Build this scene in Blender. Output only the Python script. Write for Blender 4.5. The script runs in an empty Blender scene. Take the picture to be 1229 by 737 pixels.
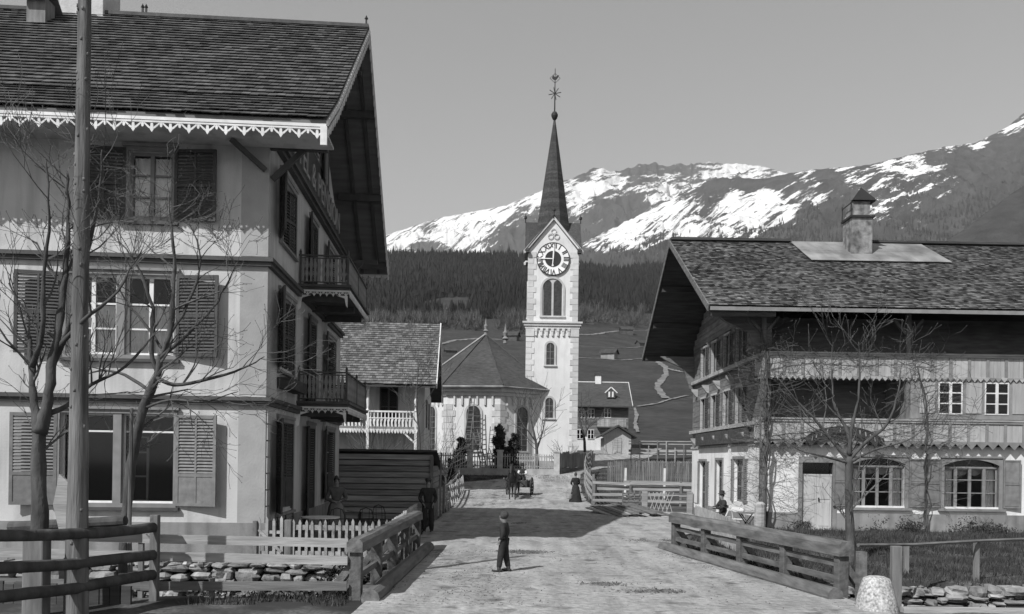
import bpy, math, random
from mathutils import Vector, Matrix, noise
random.seed(7)
R = math.radians
scene = bpy.context.scene
COL = scene.collection
# ---------------------------------------------------------------- camera
F, CX, HY, HC, ROLL = 1000.0, 630.0, 552.0, 2.4, 0.014      # photo is 1229 px wide
cam_d = bpy.data.cameras.new('camera'); cam = bpy.data.objects.new('camera', cam_d); COL.objects.link(cam)
cam_d.sensor_width = 36.0; cam_d.lens = F/1229*36
cam_d.shift_x = -(CX-614.5)/1229; cam_d.shift_y = (HY-368.5)/1229
cam_d.clip_start = 0.1; cam_d.clip_end = 40000
cam.matrix_world = Matrix.Translation((0, 0, HC)) @ Matrix.Rotation(R(90), 4, 'X') @ Matrix.Rotation(ROLL, 4, 'Z')
scene.camera = cam
# ---------------------------------------------------------------- light
SUN_AZ, SUN_EL = 38.0, 44.0
w = bpy.data.worlds.new('World'); scene.world = w; w.use_nodes = True
nt = w.node_tree; bg = nt.nodes['Background']
sky = nt.nodes.new('ShaderNodeTexSky'); sky.sky_type = 'NISHITA'; sky.sun_disc = False
sky.sun_elevation = R(SUN_EL); sky.sun_rotation = R(180+SUN_AZ); sky.altitude = 600
sky.air_density = 1.7; sky.dust_density = 0.4; sky.ozone_density = 1.0
rgb2bw = nt.nodes.new('ShaderNodeRGBToBW')                  # a black and white photograph
nt.links.new(sky.outputs[0], rgb2bw.inputs[0]); nt.links.new(rgb2bw.outputs[0], bg.inputs[0])
bg.inputs[1].default_value = 0.105
sd = bpy.data.lights.new('sun', 'SUN'); sd.energy = 4.6; sd.angle = R(0.5)
so = bpy.data.objects.new('sun', sd); COL.objects.link(so)
a, e = R(SUN_AZ), R(SUN_EL)
so.rotation_euler = Vector((math.sin(a)*math.cos(e), math.cos(a)*math.cos(e), -math.sin(e))).to_track_quat('-Z', 'Y').to_euler()
scene.view_settings.view_transform = 'Standard'; scene.view_settings.look = 'None'
scene.view_settings.exposure = 0.15; scene.view_settings.gamma = 1.0
# ---------------------------------------------------------------- helpers
def corr(px, py): return px-(HY-py)*ROLL-CX, HY-(py-(px-CX)*ROLL)
def W(px, py, Y):
    a, b = corr(px, py); return Vector((a*Y/F, Y, HC+b*Y/F))
def proj(x, y, z):
    a, b = x*F/y, (z-HC)*F/y
    return CX+a+b*ROLL, HY-b+a*ROLL
def sstep(a, b, x):
    t = min(1, max(0, (x-a)/(b-a))); return t*t*(3-2*t)
def lerp(a, b, t): return a+(b-a)*t
def interp(x, pts):
    if x <= pts[0][0]: return pts[0][1]
    for (x0, y0), (x1, y1) in zip(pts, pts[1:]):
        if x <= x1: return y0+(y1-y0)*(x-x0)/(x1-x0)
    return pts[-1][1]
def fbm(x, y, z=0, o=5):
    s, a, f = 0, 1, 1
    for i in range(o):
        s += a*noise.noise(Vector((x*f, y*f, z*f+i*7.3))); a *= .5; f *= 2.03
    return s
PH = [(-400, -2), (0, 0), (42, 0), (47, .15), (52, .4), (55, .75), (58, 1.35), (62, 1.6), (75, 2.1), (100, 3.6), (130, 6.5), (200, 17), (330, 43), (500, 78),
      (700, 122), (1000, 212), (1500, 370), (2000, 400), (3000, 300), (12000, 100)]
def G(x, y):
    z = interp(y, PH)
    if y > 45:
        z = .25*interp(y*.96, PH)+.5*z+.25*interp(y*1.04, PH)
    if y > 120:
        k = sstep(120, 500, y); r = x/y
        z *= 1 - .07*k*sstep(.03, .16, r) + .05*k*noise.noise(Vector((x*.003, y*.004, 1.5)))
        z += k*6*fbm(x*.006, y*.006, 3, 4)+20*sstep(1000, 1500, y)*noise.noise(Vector((x*.006, 3, 3)))
        z *= 1 + .15*k*sstep(.35, .9, r) + .5*k*sstep(.4, 1.0, -r)
    if y < 24:
        if x < .8: d = 1.15*sstep(14.15, 14.75, y)*(1-sstep(18.05, 18.35, y))
        else: d = 1.05*sstep(14.2, 14.9, y)*(1-sstep(16.7, 17.1, y))
        z -= d
        z += .05*noise.noise(Vector((x*1.3, y*1.3, 0)))*sstep(6, 12, abs(x-1)*2)
    if x > 5 and y < 27.5: z += .22*sstep(17, 26, y)*sstep(5, 7, x)
    return z
def hit(px, py, y0=45, y1=3000):
    y = y0
    while y < y1:
        p = W(px, py, y)
        if p.z <= G(p.x, y): return p
        y *= 1.004
    return W(px, py, y1)
# ---- materials: everything is a grey, as on the plate
MATS = {}
def M(name, c, rough=.9, var=.25, scale=3.0, bump=.25, bscale=None, st=(1, 1, 1), island=0.0, big=.15, spec=.25, dist=.02, streak=0):
    if name in MATS: return MATS[name]
    m = bpy.data.materials.new(name); m.use_nodes = True; MATS[name] = m
    n, l = m.node_tree.nodes, m.node_tree.links
    b = n['Principled BSDF']; b.inputs['Roughness'].default_value = rough
    b.inputs['Specular IOR Level'].default_value = spec
    tc = n.new('ShaderNodeTexCoord'); mp = n.new('ShaderNodeMapping'); mp.inputs['Scale'].default_value = st
    l.new(tc.outputs['Object'], mp.inputs[0])
    def nz(sc, det=6, src=mp.outputs[0]):
        t = n.new('ShaderNodeTexNoise'); t.inputs['Scale'].default_value = sc; t.inputs['Detail'].default_value = det
        l.new(src, t.inputs['Vector']); return t.outputs['Fac']
    def mr(src, lo, hi, f0=.3, f1=.7):
        t = n.new('ShaderNodeMapRange'); t.inputs['From Min'].default_value = f0; t.inputs['From Max'].default_value = f1
        t.inputs['To Min'].default_value = lo; t.inputs['To Max'].default_value = hi; l.new(src, t.inputs[0]); return t.outputs[0]
    def mul(x, y):
        t = n.new('ShaderNodeMath'); t.operation = 'MULTIPLY'; l.new(x, t.inputs[0])
        if isinstance(y, float): t.inputs[1].default_value = y
        else: l.new(y, t.inputs[1])
        return t.outputs[0]
    v = mr(nz(scale), 1-var, 1+var)
    v = mul(v, mr(nz(scale*.13, 3, tc.outputs['Object']), 1-big, 1+big))
    if island:
        g = n.new('ShaderNodeNewGeometry'); v = mul(v, mr(g.outputs['Random Per Island'], 1-island, 1+island, 0, 1))
    if streak:
        mp2 = n.new('ShaderNodeMapping'); mp2.inputs['Scale'].default_value = (2.2, 2.2, .22); l.new(tc.outputs['Object'], mp2.inputs[0])
        v = mul(v, mr(nz(1.5, 8, mp2.outputs[0]), 1-streak, 1, .34, .52)); v = mul(v, mr(nz(.9, 9, tc.outputs['Object']), 1-streak*.7, 1, .36, .46))
    v = mul(v, float(c))
    l.new(v, b.inputs['Base Color'])
    if bump:
        bp = n.new('ShaderNodeBump'); bp.inputs['Strength'].default_value = bump; bp.inputs['Distance'].default_value = dist
        l.new(nz(bscale or scale*4), bp.inputs['Height']); l.new(bp.outputs[0], b.inputs['Normal'])
    return m
def glassmat():
    m = bpy.data.materials.new('window_glass'); m.use_nodes = True; n, l = m.node_tree.nodes, m.node_tree.links
    n.remove(n['Principled BSDF']); o = n['Material Output']
    t = n.new('ShaderNodeBsdfTransparent'); t.inputs[0].default_value = (.97, .97, .97, 1)
    g = n.new('ShaderNodeBsdfGlossy'); g.inputs['Roughness'].default_value = .06; g.inputs[0].default_value = (.4, .4, .4, 1)
    f = n.new('ShaderNodeFresnel'); f.inputs[0].default_value = 1.5
    x = n.new('ShaderNodeMixShader'); l.new(f.outputs[0], x.inputs[0]); l.new(t.outputs[0], x.inputs[1]); l.new(g.outputs[0], x.inputs[2])
    l.new(x.outputs[0], o.inputs[0]); return m
GLASS = glassmat()
# ---- mesh builder
class MB:
    def __init__(s): s.v = []; s.f = []
    def add(s, vs, fs):
        o = len(s.v); s.v += [tuple(p) for p in vs]; s.f += [tuple(i+o for i in f) for f in fs]; return s
    def box(s, x0, x1, y0, y1, z0, z1):
        return s.add([(x0,y0,z0),(x1,y0,z0),(x1,y1,z0),(x0,y1,z0),(x0,y0,z1),(x1,y0,z1),(x1,y1,z1),(x0,y1,z1)],
                     [(3,2,1,0),(4,5,6,7),(0,1,5,4),(1,2,6,5),(2,3,7,6),(3,0,4,7)])
    def beam(s, p, q, w, h, up=(0, 0, 1)):
        p, q = Vector(p), Vector(q); d = (q-p).normalized(); up = Vector(up)
        if abs(d.dot(up)) > .98: up = Vector((0, 1, 0))
        x = d.cross(up).normalized(); y = x.cross(d).normalized()
        x *= w/2; y *= h/2
        return s.add([p-x-y, p+x-y, p+x+y, p-x+y, q-x-y, q+x-y, q+x+y, q-x+y],
                     [(0,1,2,3),(7,6,5,4),(4,5,1,0),(5,6,2,1),(6,7,3,2),(7,4,0,3)])
    def tube(s, pts, rs, n=8, cap=True):
        pts = [Vector(p) for p in pts]
        if not isinstance(rs, (list, tuple)): rs = [rs]*len(pts)
        vs, fs = [], []; ref = None
        for i, p in enumerate(pts):
            d = (pts[min(i+1, len(pts)-1)]-pts[max(i-1, 0)])
            if d.length < 1e-9: d = Vector((0, 0, 1))
            d.normalize()
            if ref is None: ref = Vector((1, 0, 0)) if abs(d.x) < .9 else Vector((0, 1, 0))
            ref = (ref-d*ref.dot(d)).normalized(); b = d.cross(ref)
            for k in range(n):
                t = 2*math.pi*k/n; vs.append(p+(ref*math.cos(t)+b*math.sin(t))*rs[i])
        for i in range(len(pts)-1):
            for k in range(n):
                a, c = i*n+k, i*n+(k+1) % n; fs.append((a, c, c+n, a+n))
        if cap: fs.append(tuple(range(n))[::-1]); fs.append(tuple(range((len(pts)-1)*n, len(pts)*n)))
        return s.add(vs, fs)
    def lathe(s, c, prof, n=16):
        return s.tube([(c[0], c[1], c[2]+z) for z, r in prof], [max(r, 1e-4) for z, r in prof], n)
    def prism(s, poly, a, b, fn):
        """poly 2D points extruded from a to b; fn(x, y, t) gives the point"""
        n = len(poly)
        return s.add([fn(x, y, a) for x, y in poly]+[fn(x, y, b) for x, y in poly],
                     [tuple(range(n))[::-1], tuple(range(n, 2*n))]+[(i, (i+1) % n, n+(i+1) % n, n+i) for i in range(n)])
    def split(s, name, mat, parent=None, mod=None):
        """one object for every connected piece"""
        par = list(range(len(s.v)))
        def fd(i):
            while par[i] != i: par[i] = par[par[i]]; i = par[i]
            return i
        for f in s.f:
            a = fd(f[0])
            for j in f[1:]: par[fd(j)] = a
        gr = {}
        for f in s.f: gr.setdefault(fd(f[0]), []).append(f)
        out = []
        for fs in gr.values():
            ids = sorted({i for f in fs for i in f}); mp = {i: k for k, i in enumerate(ids)}
            m = MB(); m.v = [s.v[i] for i in ids]; m.f = [tuple(mp[i] for i in f) for f in fs]; out.append(m.build(name, mat, parent, mod=mod))
        return out
    def build(s, name, mat, parent=None, smooth=False, label=None, mod=None):
        me = bpy.data.meshes.new(name); me.from_pydata(s.v, [], s.f); me.update()
        o = bpy.data.objects.new(name, me); COL.objects.link(o); me.materials.append(mat)
        if smooth:
            for p in me.polygons: p.use_smooth = True
        if parent: o.parent = parent
        if label: o['label'] = label
        if mod:
            b = o.modifiers.new('bevel', 'BEVEL'); b.width = mod; b.segments = 2; b.limit_method = 'ANGLE'
        return o
def thing(name, label, cat, loc=(0, 0, 0), rz=0, group=None, kind=None):
    o = bpy.data.objects.new(name, None); COL.objects.link(o); o.location = loc; o.rotation_euler = (0, 0, rz)
    o.empty_display_size = .2
    return tag(o, label, cat, group, kind)
def tag(o, label=None, cat=None, group=None, kind=None):
    if label: o['label'] = label
    if cat: o['category'] = cat
    if group: o['group'] = group
    if kind: o['kind'] = kind
    return o
KIDS = {}
def copy_tree(o, parent=None, loc=None, rz=None, label=None):
    c = o.copy(); COL.objects.link(c)
    if parent: c.parent = parent
    if loc is not None: c.location = loc
    if rz is not None: c.rotation_euler = (0, 0, rz)
    if label: c['label'] = label
    for ch in [x for x in bpy.data.objects if x.parent == o]: copy_tree(ch, c)
    return c
def put(o, parent, loc, rz=0):     # a copy of one part somewhere else on the thing (with its sub-parts)
    return copy_tree(o, parent, loc, rz)
# ---- shared materials
plaster = M('plaster_light', .49, streak=.24, var=.07, scale=1.3, bump=.25, bscale=25, big=.07)
plaster_dk = M('plaster_grey', .25, streak=.3, var=.10, scale=2, bump=.3, bscale=20)
plaster_ch = M('church_plaster', .62, var=.05, scale=1.2, bump=.2, bscale=12, big=.06, streak=.08)
quoinm = M('quoin_stone', .42, var=.12, scale=3, bump=.2, island=.12)
trim_dk = M('dark_painted_trim', .07, rough=.7, var=.2, scale=4)
trim_md = M('grey_painted_wood', .20, rough=.75, var=.15, scale=4, bump=.15)
trim_wh = M('white_painted_wood', .62, rough=.7, var=.12, scale=5, bump=.15)
shut_dk = M('dark_shutter_paint', .06, rough=.65, var=.2, scale=5, bump=.1)
shut_md = M('grey_shutter_paint', .17, rough=.75, var=.2, scale=6, bump=.15)
wood_dk = M('dark_weathered_timber', .055, var=.35, scale=2.2, bump=.4, st=(.5, 2.5, 5), island=.2)
wood_md = M('weathered_timber', .13, var=.35, scale=2.2, bump=.4, st=(.5, 2.5, 5), island=.25)
wood_lt = M('pale_weathered_timber', .30, var=.3, scale=2.5, bump=.4, st=(.5, 2, 5), island=.3)
wood_v = M('upright_weathered_timber', .16, var=.35, scale=2.2, bump=.4, st=(4, 4, .6), island=.25)
wood_vl = M('pale_upright_boards', .36, var=.15, scale=2.2, bump=.3, st=(5, 5, .5), island=.12)
wood_y = M('bridge_timber', .12, var=.4, scale=2.2, bump=.5, st=(4, .5, 4), island=.3)
tile_dk = M('dark_roof_tiles', .075, rough=.8, var=.25, scale=5, bump=.3, island=.4, big=.2)
tile_md = M('roof_tiles', .10, rough=.8, var=.25, scale=5, bump=.3, island=.45, big=.2)
shingle = M('wooden_roof_shingles', .10, rough=.85, var=.45, scale=6, bump=.5, island=.8, big=.3)
slate = M('spire_slates', .05, rough=.7, var=.4, scale=8, bump=.3, island=.3)
metal_lt = M('zinc_sheet', .23, rough=.6, var=.45, scale=1.4, bump=.08, st=(1, .4, 1), spec=.5, big=.3)
iron = M('dark_iron', .03, rough=.6, var=.2, bump=.1)
stone = M('wall_stones', .24, var=.35, scale=4, bump=.7, bscale=12, island=.4, dist=.04)
granite = M('granite', .36, var=.55, scale=26, bump=.3, bscale=30)
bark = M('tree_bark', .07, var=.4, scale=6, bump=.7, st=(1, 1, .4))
bark_lt = M('pale_twigs', .10, var=.35, scale=6, bump=.4)  # twigs a paler grey than the trunk bark
polewood = M('pole_wood', .14, var=.5, scale=3, bump=.8, st=(4, 4, .35), big=.3)
leaf_dk = M('evergreen_leaves', .035, var=.4, scale=3, bump=0, island=.5)
grassm = M('grass_blades', .05, var=.4, scale=1, bump=0, island=.6)
curtain = M('lace_curtain', .88, var=.08, scale=10, bump=.2)
room = M('room_shade', .02, var=.1, bump=0)  # near-black colour holds the darkness of unlit interiors
# ================================================================ ground
def axis(pts):
    out = []
    for (a, b, s) in pts:
        n = max(1, int(round((b-a)/s))); out += [a+(b-a)*i/n for i in range(n)]
    out.append(pts[-1][1]); return out
gx = axis([(-9000, -3000, 900), (-3000, -1000, 200), (-1000, -300, 35), (-300, -100, 12), (-100, -30, 4), (-30, -12, 1.2), (-12, 14, .4), (14, 30, 1.2), (30, 100, 4), (100, 400, 12), (400, 1000, 35), (1000, 3000, 200), (3000, 9000, 900)])
gy = axis([(-400, -20, 40), (-20, 10, 3), (10, 13.8, .5), (13.8, 19, .12), (19, 66, .7), (66, 130, 2.5), (130, 400, 8), (400, 1000, 16), (1000, 2200, 30), (2200, 12000, 500)])
mb = MB(); nx = len(gx)
for y in gy:
    for x in gx: mb.v.append((x, y, G(x, y)))
for j in range(len(gy)-1):
    for i in range(nx-1): mb.f.append((j*nx+i, j*nx+i+1, (j+1)*nx+i+1, (j+1)*nx+i))
gm = M('meadow_and_soil', .036, var=.35, scale=.5, bump=.5, bscale=6, big=.3)
n, l = gm.node_tree.nodes, gm.node_tree.links     # near soil is greyer and more trodden than the meadow
b = n['Principled BSDF']; old = b.inputs['Base Color'].links[0].from_socket
tc = n.new('ShaderNodeTexCoord'); t1 = n.new('ShaderNodeTexNoise'); t1.inputs['Scale'].default_value = .9; t1.inputs['Detail'].default_value = 8
t2 = n.new('ShaderNodeTexNoise'); t2.inputs['Scale'].default_value = 14; t2.inputs['Detail'].default_value = 5
l.new(tc.outputs['Object'], t1.inputs['Vector']); l.new(tc.outputs['Object'], t2.inputs['Vector'])
r1 = n.new('ShaderNodeMapRange'); r1.inputs['From Min'].default_value = .45; r1.inputs['From Max'].default_value = .62
l.new(t1.outputs['Fac'], r1.inputs[0])
r2 = n.new('ShaderNodeMapRange'); r2.inputs['To Min'].default_value = .06; r2.inputs['To Max'].default_value = .17; r2.inputs['From Min'].default_value = .35; r2.inputs['From Max'].default_value = .65
l.new(t2.outputs['Fac'], r2.inputs[0])
sp = n.new('ShaderNodeSeparateXYZ'); l.new(tc.outputs['Object'], sp.inputs[0])
r3 = n.new('ShaderNodeMapRange'); r3.inputs['From Min'].default_value = 60; r3.inputs['From Max'].default_value = 110; r3.inputs['To Min'].default_value = .85; r3.inputs['To Max'].default_value = 0
l.new(sp.outputs['Y'], r3.inputs[0])
mm = n.new('ShaderNodeMath'); mm.operation = 'MULTIPLY'; l.new(r1.outputs[0], mm.inputs[0]); l.new(r3.outputs[0], mm.inputs[1])
mx = n.new('ShaderNodeMix'); mx.data_type = 'FLOAT'; l.new(mm.outputs[0], mx.inputs[0]); l.new(old, mx.inputs[2]); l.new(r2.outputs[0], mx.inputs[3])
l.new(mx.outputs[0], b.inputs['Base Color'])
tag(mb.build('ground', gm, smooth=True), kind='structure')
# ---- road
def road_material():
    m = bpy.data.materials.new('dirt_road'); m.use_nodes = True; n, l = m.node_tree.nodes, m.node_tree.links
    b = n['Principled BSDF']; b.inputs['Roughness'].default_value = .95; b.inputs['Specular IOR Level'].default_value = .1
    tc = n.new('ShaderNodeTexCoord')
    def nz(sc, det, st=(1, 1, 1)):
        mp = n.new('ShaderNodeMapping'); mp.inputs['Scale'].default_value = st; l.new(tc.outputs['Object'], mp.inputs[0])
        t = n.new('ShaderNodeTexNoise'); t.inputs['Scale'].default_value = sc; t.inputs['Detail'].default_value = det; l.new(mp.outputs[0], t.inputs['Vector']); return t.outputs['Fac']
    def mr(s, f0, f1, t0, t1):
        t = n.new('ShaderNodeMapRange'); t.inputs[1].default_value = f0; t.inputs[2].default_value = f1; t.inputs[3].default_value = t0; t.inputs[4].default_value = t1
        l.new(s, t.inputs[0]); return t.outputs[0]
    def mul(x, y):
        t = n.new('ShaderNodeMath'); t.operation = 'MULTIPLY'; l.new(x, t.inputs[0]); l.new(y, t.inputs[1]); return t.outputs[0]
    c = mr(nz(.7, 6), .3, .7, .28, .40)
    c = mul(c, mr(nz(9, 8), .35, .65, .84, 1.13))
    c = mul(c, mr(nz(60, 3), .3, .7, .85, 1.12))
    c = mul(c, mr(nz(1.6, 11), .57, .70, 1, .45))           # trodden dung and straw patches
    c = mul(c, mr(nz(1.1, 7, (2.2, .22, 1)), .42, .60, 1.0, .80))   # wheel tracks along the road
    sp = n.new('ShaderNodeSeparateXYZ'); l.new(tc.outputs['Object'], sp.inputs[0])
    # cross planks of the bridge showing through the dirt
    nm = n.new('ShaderNodeMath'); nm.operation = 'PINGPONG'; nm.inputs[1].default_value = .13; l.new(sp.outputs['Y'], nm.inputs[0])
    pl = mr(nm.outputs[0], 0, .016, .55, 1)
    msk = mr(nz(1.3, 7, (.6, 1.5, 1)), .42, .6, 0, 1)
    ym = mr(sp.outputs['Y'], 21, 22.5, 1, 0); k = mul(msk, ym)
    mx = n.new('ShaderNodeMix'); mx.data_type = 'FLOAT'; l.new(k, mx.inputs[0]); mx.inputs[2].default_value = 1; l.new(pl, mx.inputs[3])
    c = mul(c, mx.outputs[0])
    l.new(c, b.inputs['Base Color'])
    bp = n.new('ShaderNodeBump'); bp.inputs['Strength'].default_value = 1.0; bp.inputs['Distance'].default_value = .05
    l.new(nz(7, 9), bp.inputs['Height']); l.new(bp.outputs[0], b.inputs['Normal']); return m
roadm = road_material()
LE = [(-30, -2.6), (13, -2.6), (22, -2.65), (23, -3.1), (27, -3.3), (31, -3.45), (38, -3.5), (45, -3.7), (50, -3.9), (53.5, -4.4), (54.5, -5.2), (55.5, -3.0), (57, -.8), (59, .6), (61, 1.7), (63, 2.7), (66, 3.6), (75, 5.0), (88, 7.0), (104, 8.8)]
RE = [(-30, 5.9), (13, 5.9), (14.9, 5.72), (22.5, 4.1), (24, 4.5), (27, 5.2), (28.5, 6.4), (30, 7.6), (37.5, 7.6), (38.6, 7.4), (38.9, 3.6), (44, 3.5), (50, 3.55), (57, 3.7), (62, 4.6), (66, 6.0), (75, 9.5), (88, 13.2), (104, 17.0)]
mb = MB(); N = 90; ys = axis([(-30, 12, 3), (12, 40, .25), (40, 70, .5), (70, 104, 2)])
for y in ys:
    a, b_ = interp(y, LE), interp(y, RE)
    if y > 22: a += .22*fbm(y*.9, 1.1, 0, 4); b_ += .22*fbm(y*.9, 5.7, 0, 4)
    for i in range(N+1):
        x = lerp(a, b_, i/N); z = max(G(x, y), G(x, 13) if y < 22.8 else -9)
        k_ = sstep(21, 24, y); xc = (a+b_)/2
        rut = -.035*k_*sum(math.exp(-((x-xc-o_-.35*noise.noise(Vector((y*.12, o_, 0))))/.16)**2) for o_ in (-1.5, -.1, 1.0, 2.2))
        mb.v.append((x, y, z+.03*(1 if 0 < i < N or y < 22 else -.6)+.02*noise.noise(Vector((x*2.2, y*2.2, 0)))*(.4+.6*k_)+rut*.7+.05*k_))
for j in range(len(ys)-1):
    for i in range(N): mb.f.append((j*(N+1)+i, j*(N+1)+i+1, (j+1)*(N+1)+i+1, (j+1)*(N+1)+i))
tag(mb.build('road', roadm, smooth=True), kind='structure')
mb = MB()      # planks the road is carried on over the stream
for i in range(34):
    y = 13.5+i*.26; mb.box(-3.0+random.uniform(-.03, .03), interp(y, RE)+.28, y, y+.245, -.16, -.012)
tag(mb.build('bridge_deck', wood_md), kind='structure')
mb = MB()      # shallow water lying at the foot of the stream bed
mb.add([(-40, 15.0, -1.02), (40, 15.0, -.96), (40, 16.6, -.96), (-40, 17.9, -1.02)], [(0, 1, 2, 3)])
wm = M('stream_water', .03, rough=.15, var=.1, bump=.3, bscale=4, spec=.5)
tag(mb.build('stream_water', wm), kind='structure')
# ---- ribbons on the hillside: paths and dry-stone field edges
pathm = M('pale_field_path', .17, var=.35, scale=.4, bump=0)
def ribbon(name, pix, wd, up=.25, mat=pathm):
    mb = MB(); P = []
    for (a, b) in zip(pix, pix[1:]):
        for k in range(8): P.append(hit(lerp(a[0], b[0], k/8)+random.uniform(-.4, .4), lerp(a[1], b[1], k/8)+random.uniform(-.25, .25)))
    for i, p in enumerate(P):
        d = P[min(i+1, len(P)-1)]-P[max(i-1, 0)]; s = Vector((-d.y, d.x, 0)).normalized()*wd*random.uniform(.25, .6)
        for q in (p+s, p-s): mb.v.append((q.x, q.y, G(q.x, q.y)+up))
    for i in range(len(P)-1): mb.f.append((2*i, 2*i+1, 2*i+3, 2*i+2))
    tag(mb.build(name, mat), kind='structure')
ribbon('hill_path', [(693, 430), (720, 431), (745, 433), (770, 431), (788, 434), (798, 441), (800, 450), (790, 462), (789, 466), (795, 475), (800, 480)], 2.2)
ribbon('hill_path', [(693, 402), (712, 402), (730, 399), (760, 397), (800, 396)], 3.0)
ribbon('hill_path', [(693, 416), (740, 418), (780, 417), (830, 420)], 2.4)
ribbon('hill_path', [(765, 489), (790, 485), (805, 480), (830, 475)], 1.0)
ribbon('hill_path', [(798, 442), (812, 446), (830, 449)], 2.0)
ribbon('hill_path', [(762, 491), (764, 500), (762, 510), (766, 522)], .8)
ribbon('hill_path', [(525, 415), (545, 409), (570, 407), (600, 408), (630, 409)], 3.0)
ribbon('hill_path', [(500, 372), (530, 371), (545, 370)], 4.0)
# ================================================================ mountains
JAG = [(600, .25), (680, .5), (720, 1), (860, 1), (900, .4), (960, .25), (1180, .3), (1240, .6)]
def jag(px): return interp(px, JAG)
def mountain(name, sil, D1, D0, hb, dens, rock, snow, amp, cols=420, rows=110, gscale=1.0, seed=0, streak=.45, x0=None, x1=None):
    x0, x1 = sil[0][0], sil[-1][0]
    mb = MB(); den = []
    for j in range(rows+14):
        t = j/rows
        for i in range(cols+1):
            px = lerp(x0, x1, i/cols); py = interp(px, sil)
            r = (px-(HY-py)*ROLL-CX)/F; hz = (HY-(py-(px-CX)*ROLL))/F
            D = D1*(1+.10*math.sin(px*.012+seed))
            H = HC+hz*D + D*.0032*jag(px)*fbm(px*.11, seed+2, 0, 6)
            if t <= 1:
                d = lerp(D0, D, t); z = lerp(hb, H, t**1.15)
                x, y = r*d, d
                s = 1.0/(D1*.055)*gscale
                g = fbm((x+.35*z)*s+1.2*noise.noise(Vector((x*s*.4, z*s, seed))), seed+z*s*.30, 0, 6)
                z += amp*(-abs(g)+.25)*math.sin(math.pi*min(1, t**.8*1.0))*D1*.05 + D1*.002*fbm(x*s*6, z*s*6, seed, 4)*t*(1-t)*4
            else:
                d = D+(t-1)*D1*1.2; z = H-(t-1)*D1*1.1; x, y = r*d, d
            mb.v.append((x, y, z))
            qx, qy = proj(x, y, z); num = dn = 0
            for (a, b, c) in dens:
                w_ = 1/((qx-a)**2+((qy-b)*1.5)**2+30)**1.7; num += w_*c; dn += w_
            den.append(num/dn*1.35-.20 if dens else -3)
    C = cols+1
    for j in range(rows+13):
        for i in range(cols): mb.f.append((j*C+i, j*C+i+1, (j+1)*C+i+1, (j+1)*C+i))
    m = bpy.data.materials.new(name+'_ground'); m.use_nodes = True; n, l = m.node_tree.nodes, m.node_tree.links
    b = n['Principled BSDF']; b.inputs['Roughness'].default_value = .95; b.inputs['Specular IOR Level'].default_value = .05
    tc = n.new('ShaderNodeTexCoord')
    mp0 = n.new('ShaderNodeMapping'); mp0.inputs['Rotation'].default_value = (0, streak, 0); l.new(tc.outputs['Object'], mp0.inputs[0])
    mp = n.new('ShaderNodeMapping'); mp.inputs['Scale'].default_value = (1, .25, 4.5); l.new(mp0.outputs[0], mp.inputs[0])
    def nz(sc, det, src, rgh=.6):
        t = n.new('ShaderNodeTexNoise'); t.inputs['Scale'].default_value = sc; t.inputs['Detail'].default_value = det; t.inputs['Roughness'].default_value = rgh
        l.new(src, t.inputs['Vector']); return t.outputs['Fac']
    ns = nz(34/D1, 12, mp.outputs[0], .74); nr = nz(60/D1, 8, tc.outputs['Object'])
    at = n.new('ShaderNodeAttribute'); at.attribute_name = 'snow'
    ns2 = n.new('ShaderNodeMath'); ns2.operation = 'MULTIPLY_ADD'; l.new(ns, ns2.inputs[0]); ns2.inputs[1].default_value = 3.0; ns2.inputs[2].default_value = -1.5
    ad = n.new('ShaderNodeMath'); ad.operation = 'ADD'; l.new(ns2.outputs[0], ad.inputs[0]); l.new(at.outputs['Fac'], ad.inputs[1])
    r1 = n.new('ShaderNodeMapRange'); r1.inputs[1].default_value = .30; r1.inputs[2].default_value = .36; l.new(ad.outputs[0], r1.inputs[0])
    r2 = n.new('ShaderNodeMapRange'); r2.inputs[1].default_value = .3; r2.inputs[2].default_value = .7; r2.inputs[3].default_value = rock*.6; r2.inputs[4].default_value = rock*1.4; l.new(nr, r2.inputs[0])
    mx = n.new('ShaderNodeMix'); mx.data_type = 'FLOAT'; l.new(r1.outputs[0], mx.inputs[0]); l.new(r2.outputs[0], mx.inputs[2]); mx.inputs[3].default_value = snow
    l.new(mx.outputs[0], b.inputs['Base Color'])
    bp = n.new('ShaderNodeBump'); bp.inputs['Strength'].default_value = .8; bp.inputs['Distance'].default_value = D1*.006; l.new(nr, bp.inputs['Height']); l.new(bp.outputs[0], b.inputs['Normal'])
    o = mb.build(name, m, smooth=True)
    at = o.data.attributes.new('snow', 'FLOAT', 'POINT'); at.data.foreach_set('value', den)
    return tag(o, kind='structure'), mb
S2 = [(300, 330), (400, 303), (469, 280.5), (506, 268), (531, 261), (574, 252.7), (608, 246.5), (645, 231), (680, 216.5), (698, 209), (712, 201), (732, 205), (744, 206), (764, 198.5), (785, 195.5), (800, 200), (815, 197), (840, 195.5), (878, 196), (913, 199), (938, 206), (980, 216), (1100, 250)]
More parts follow.
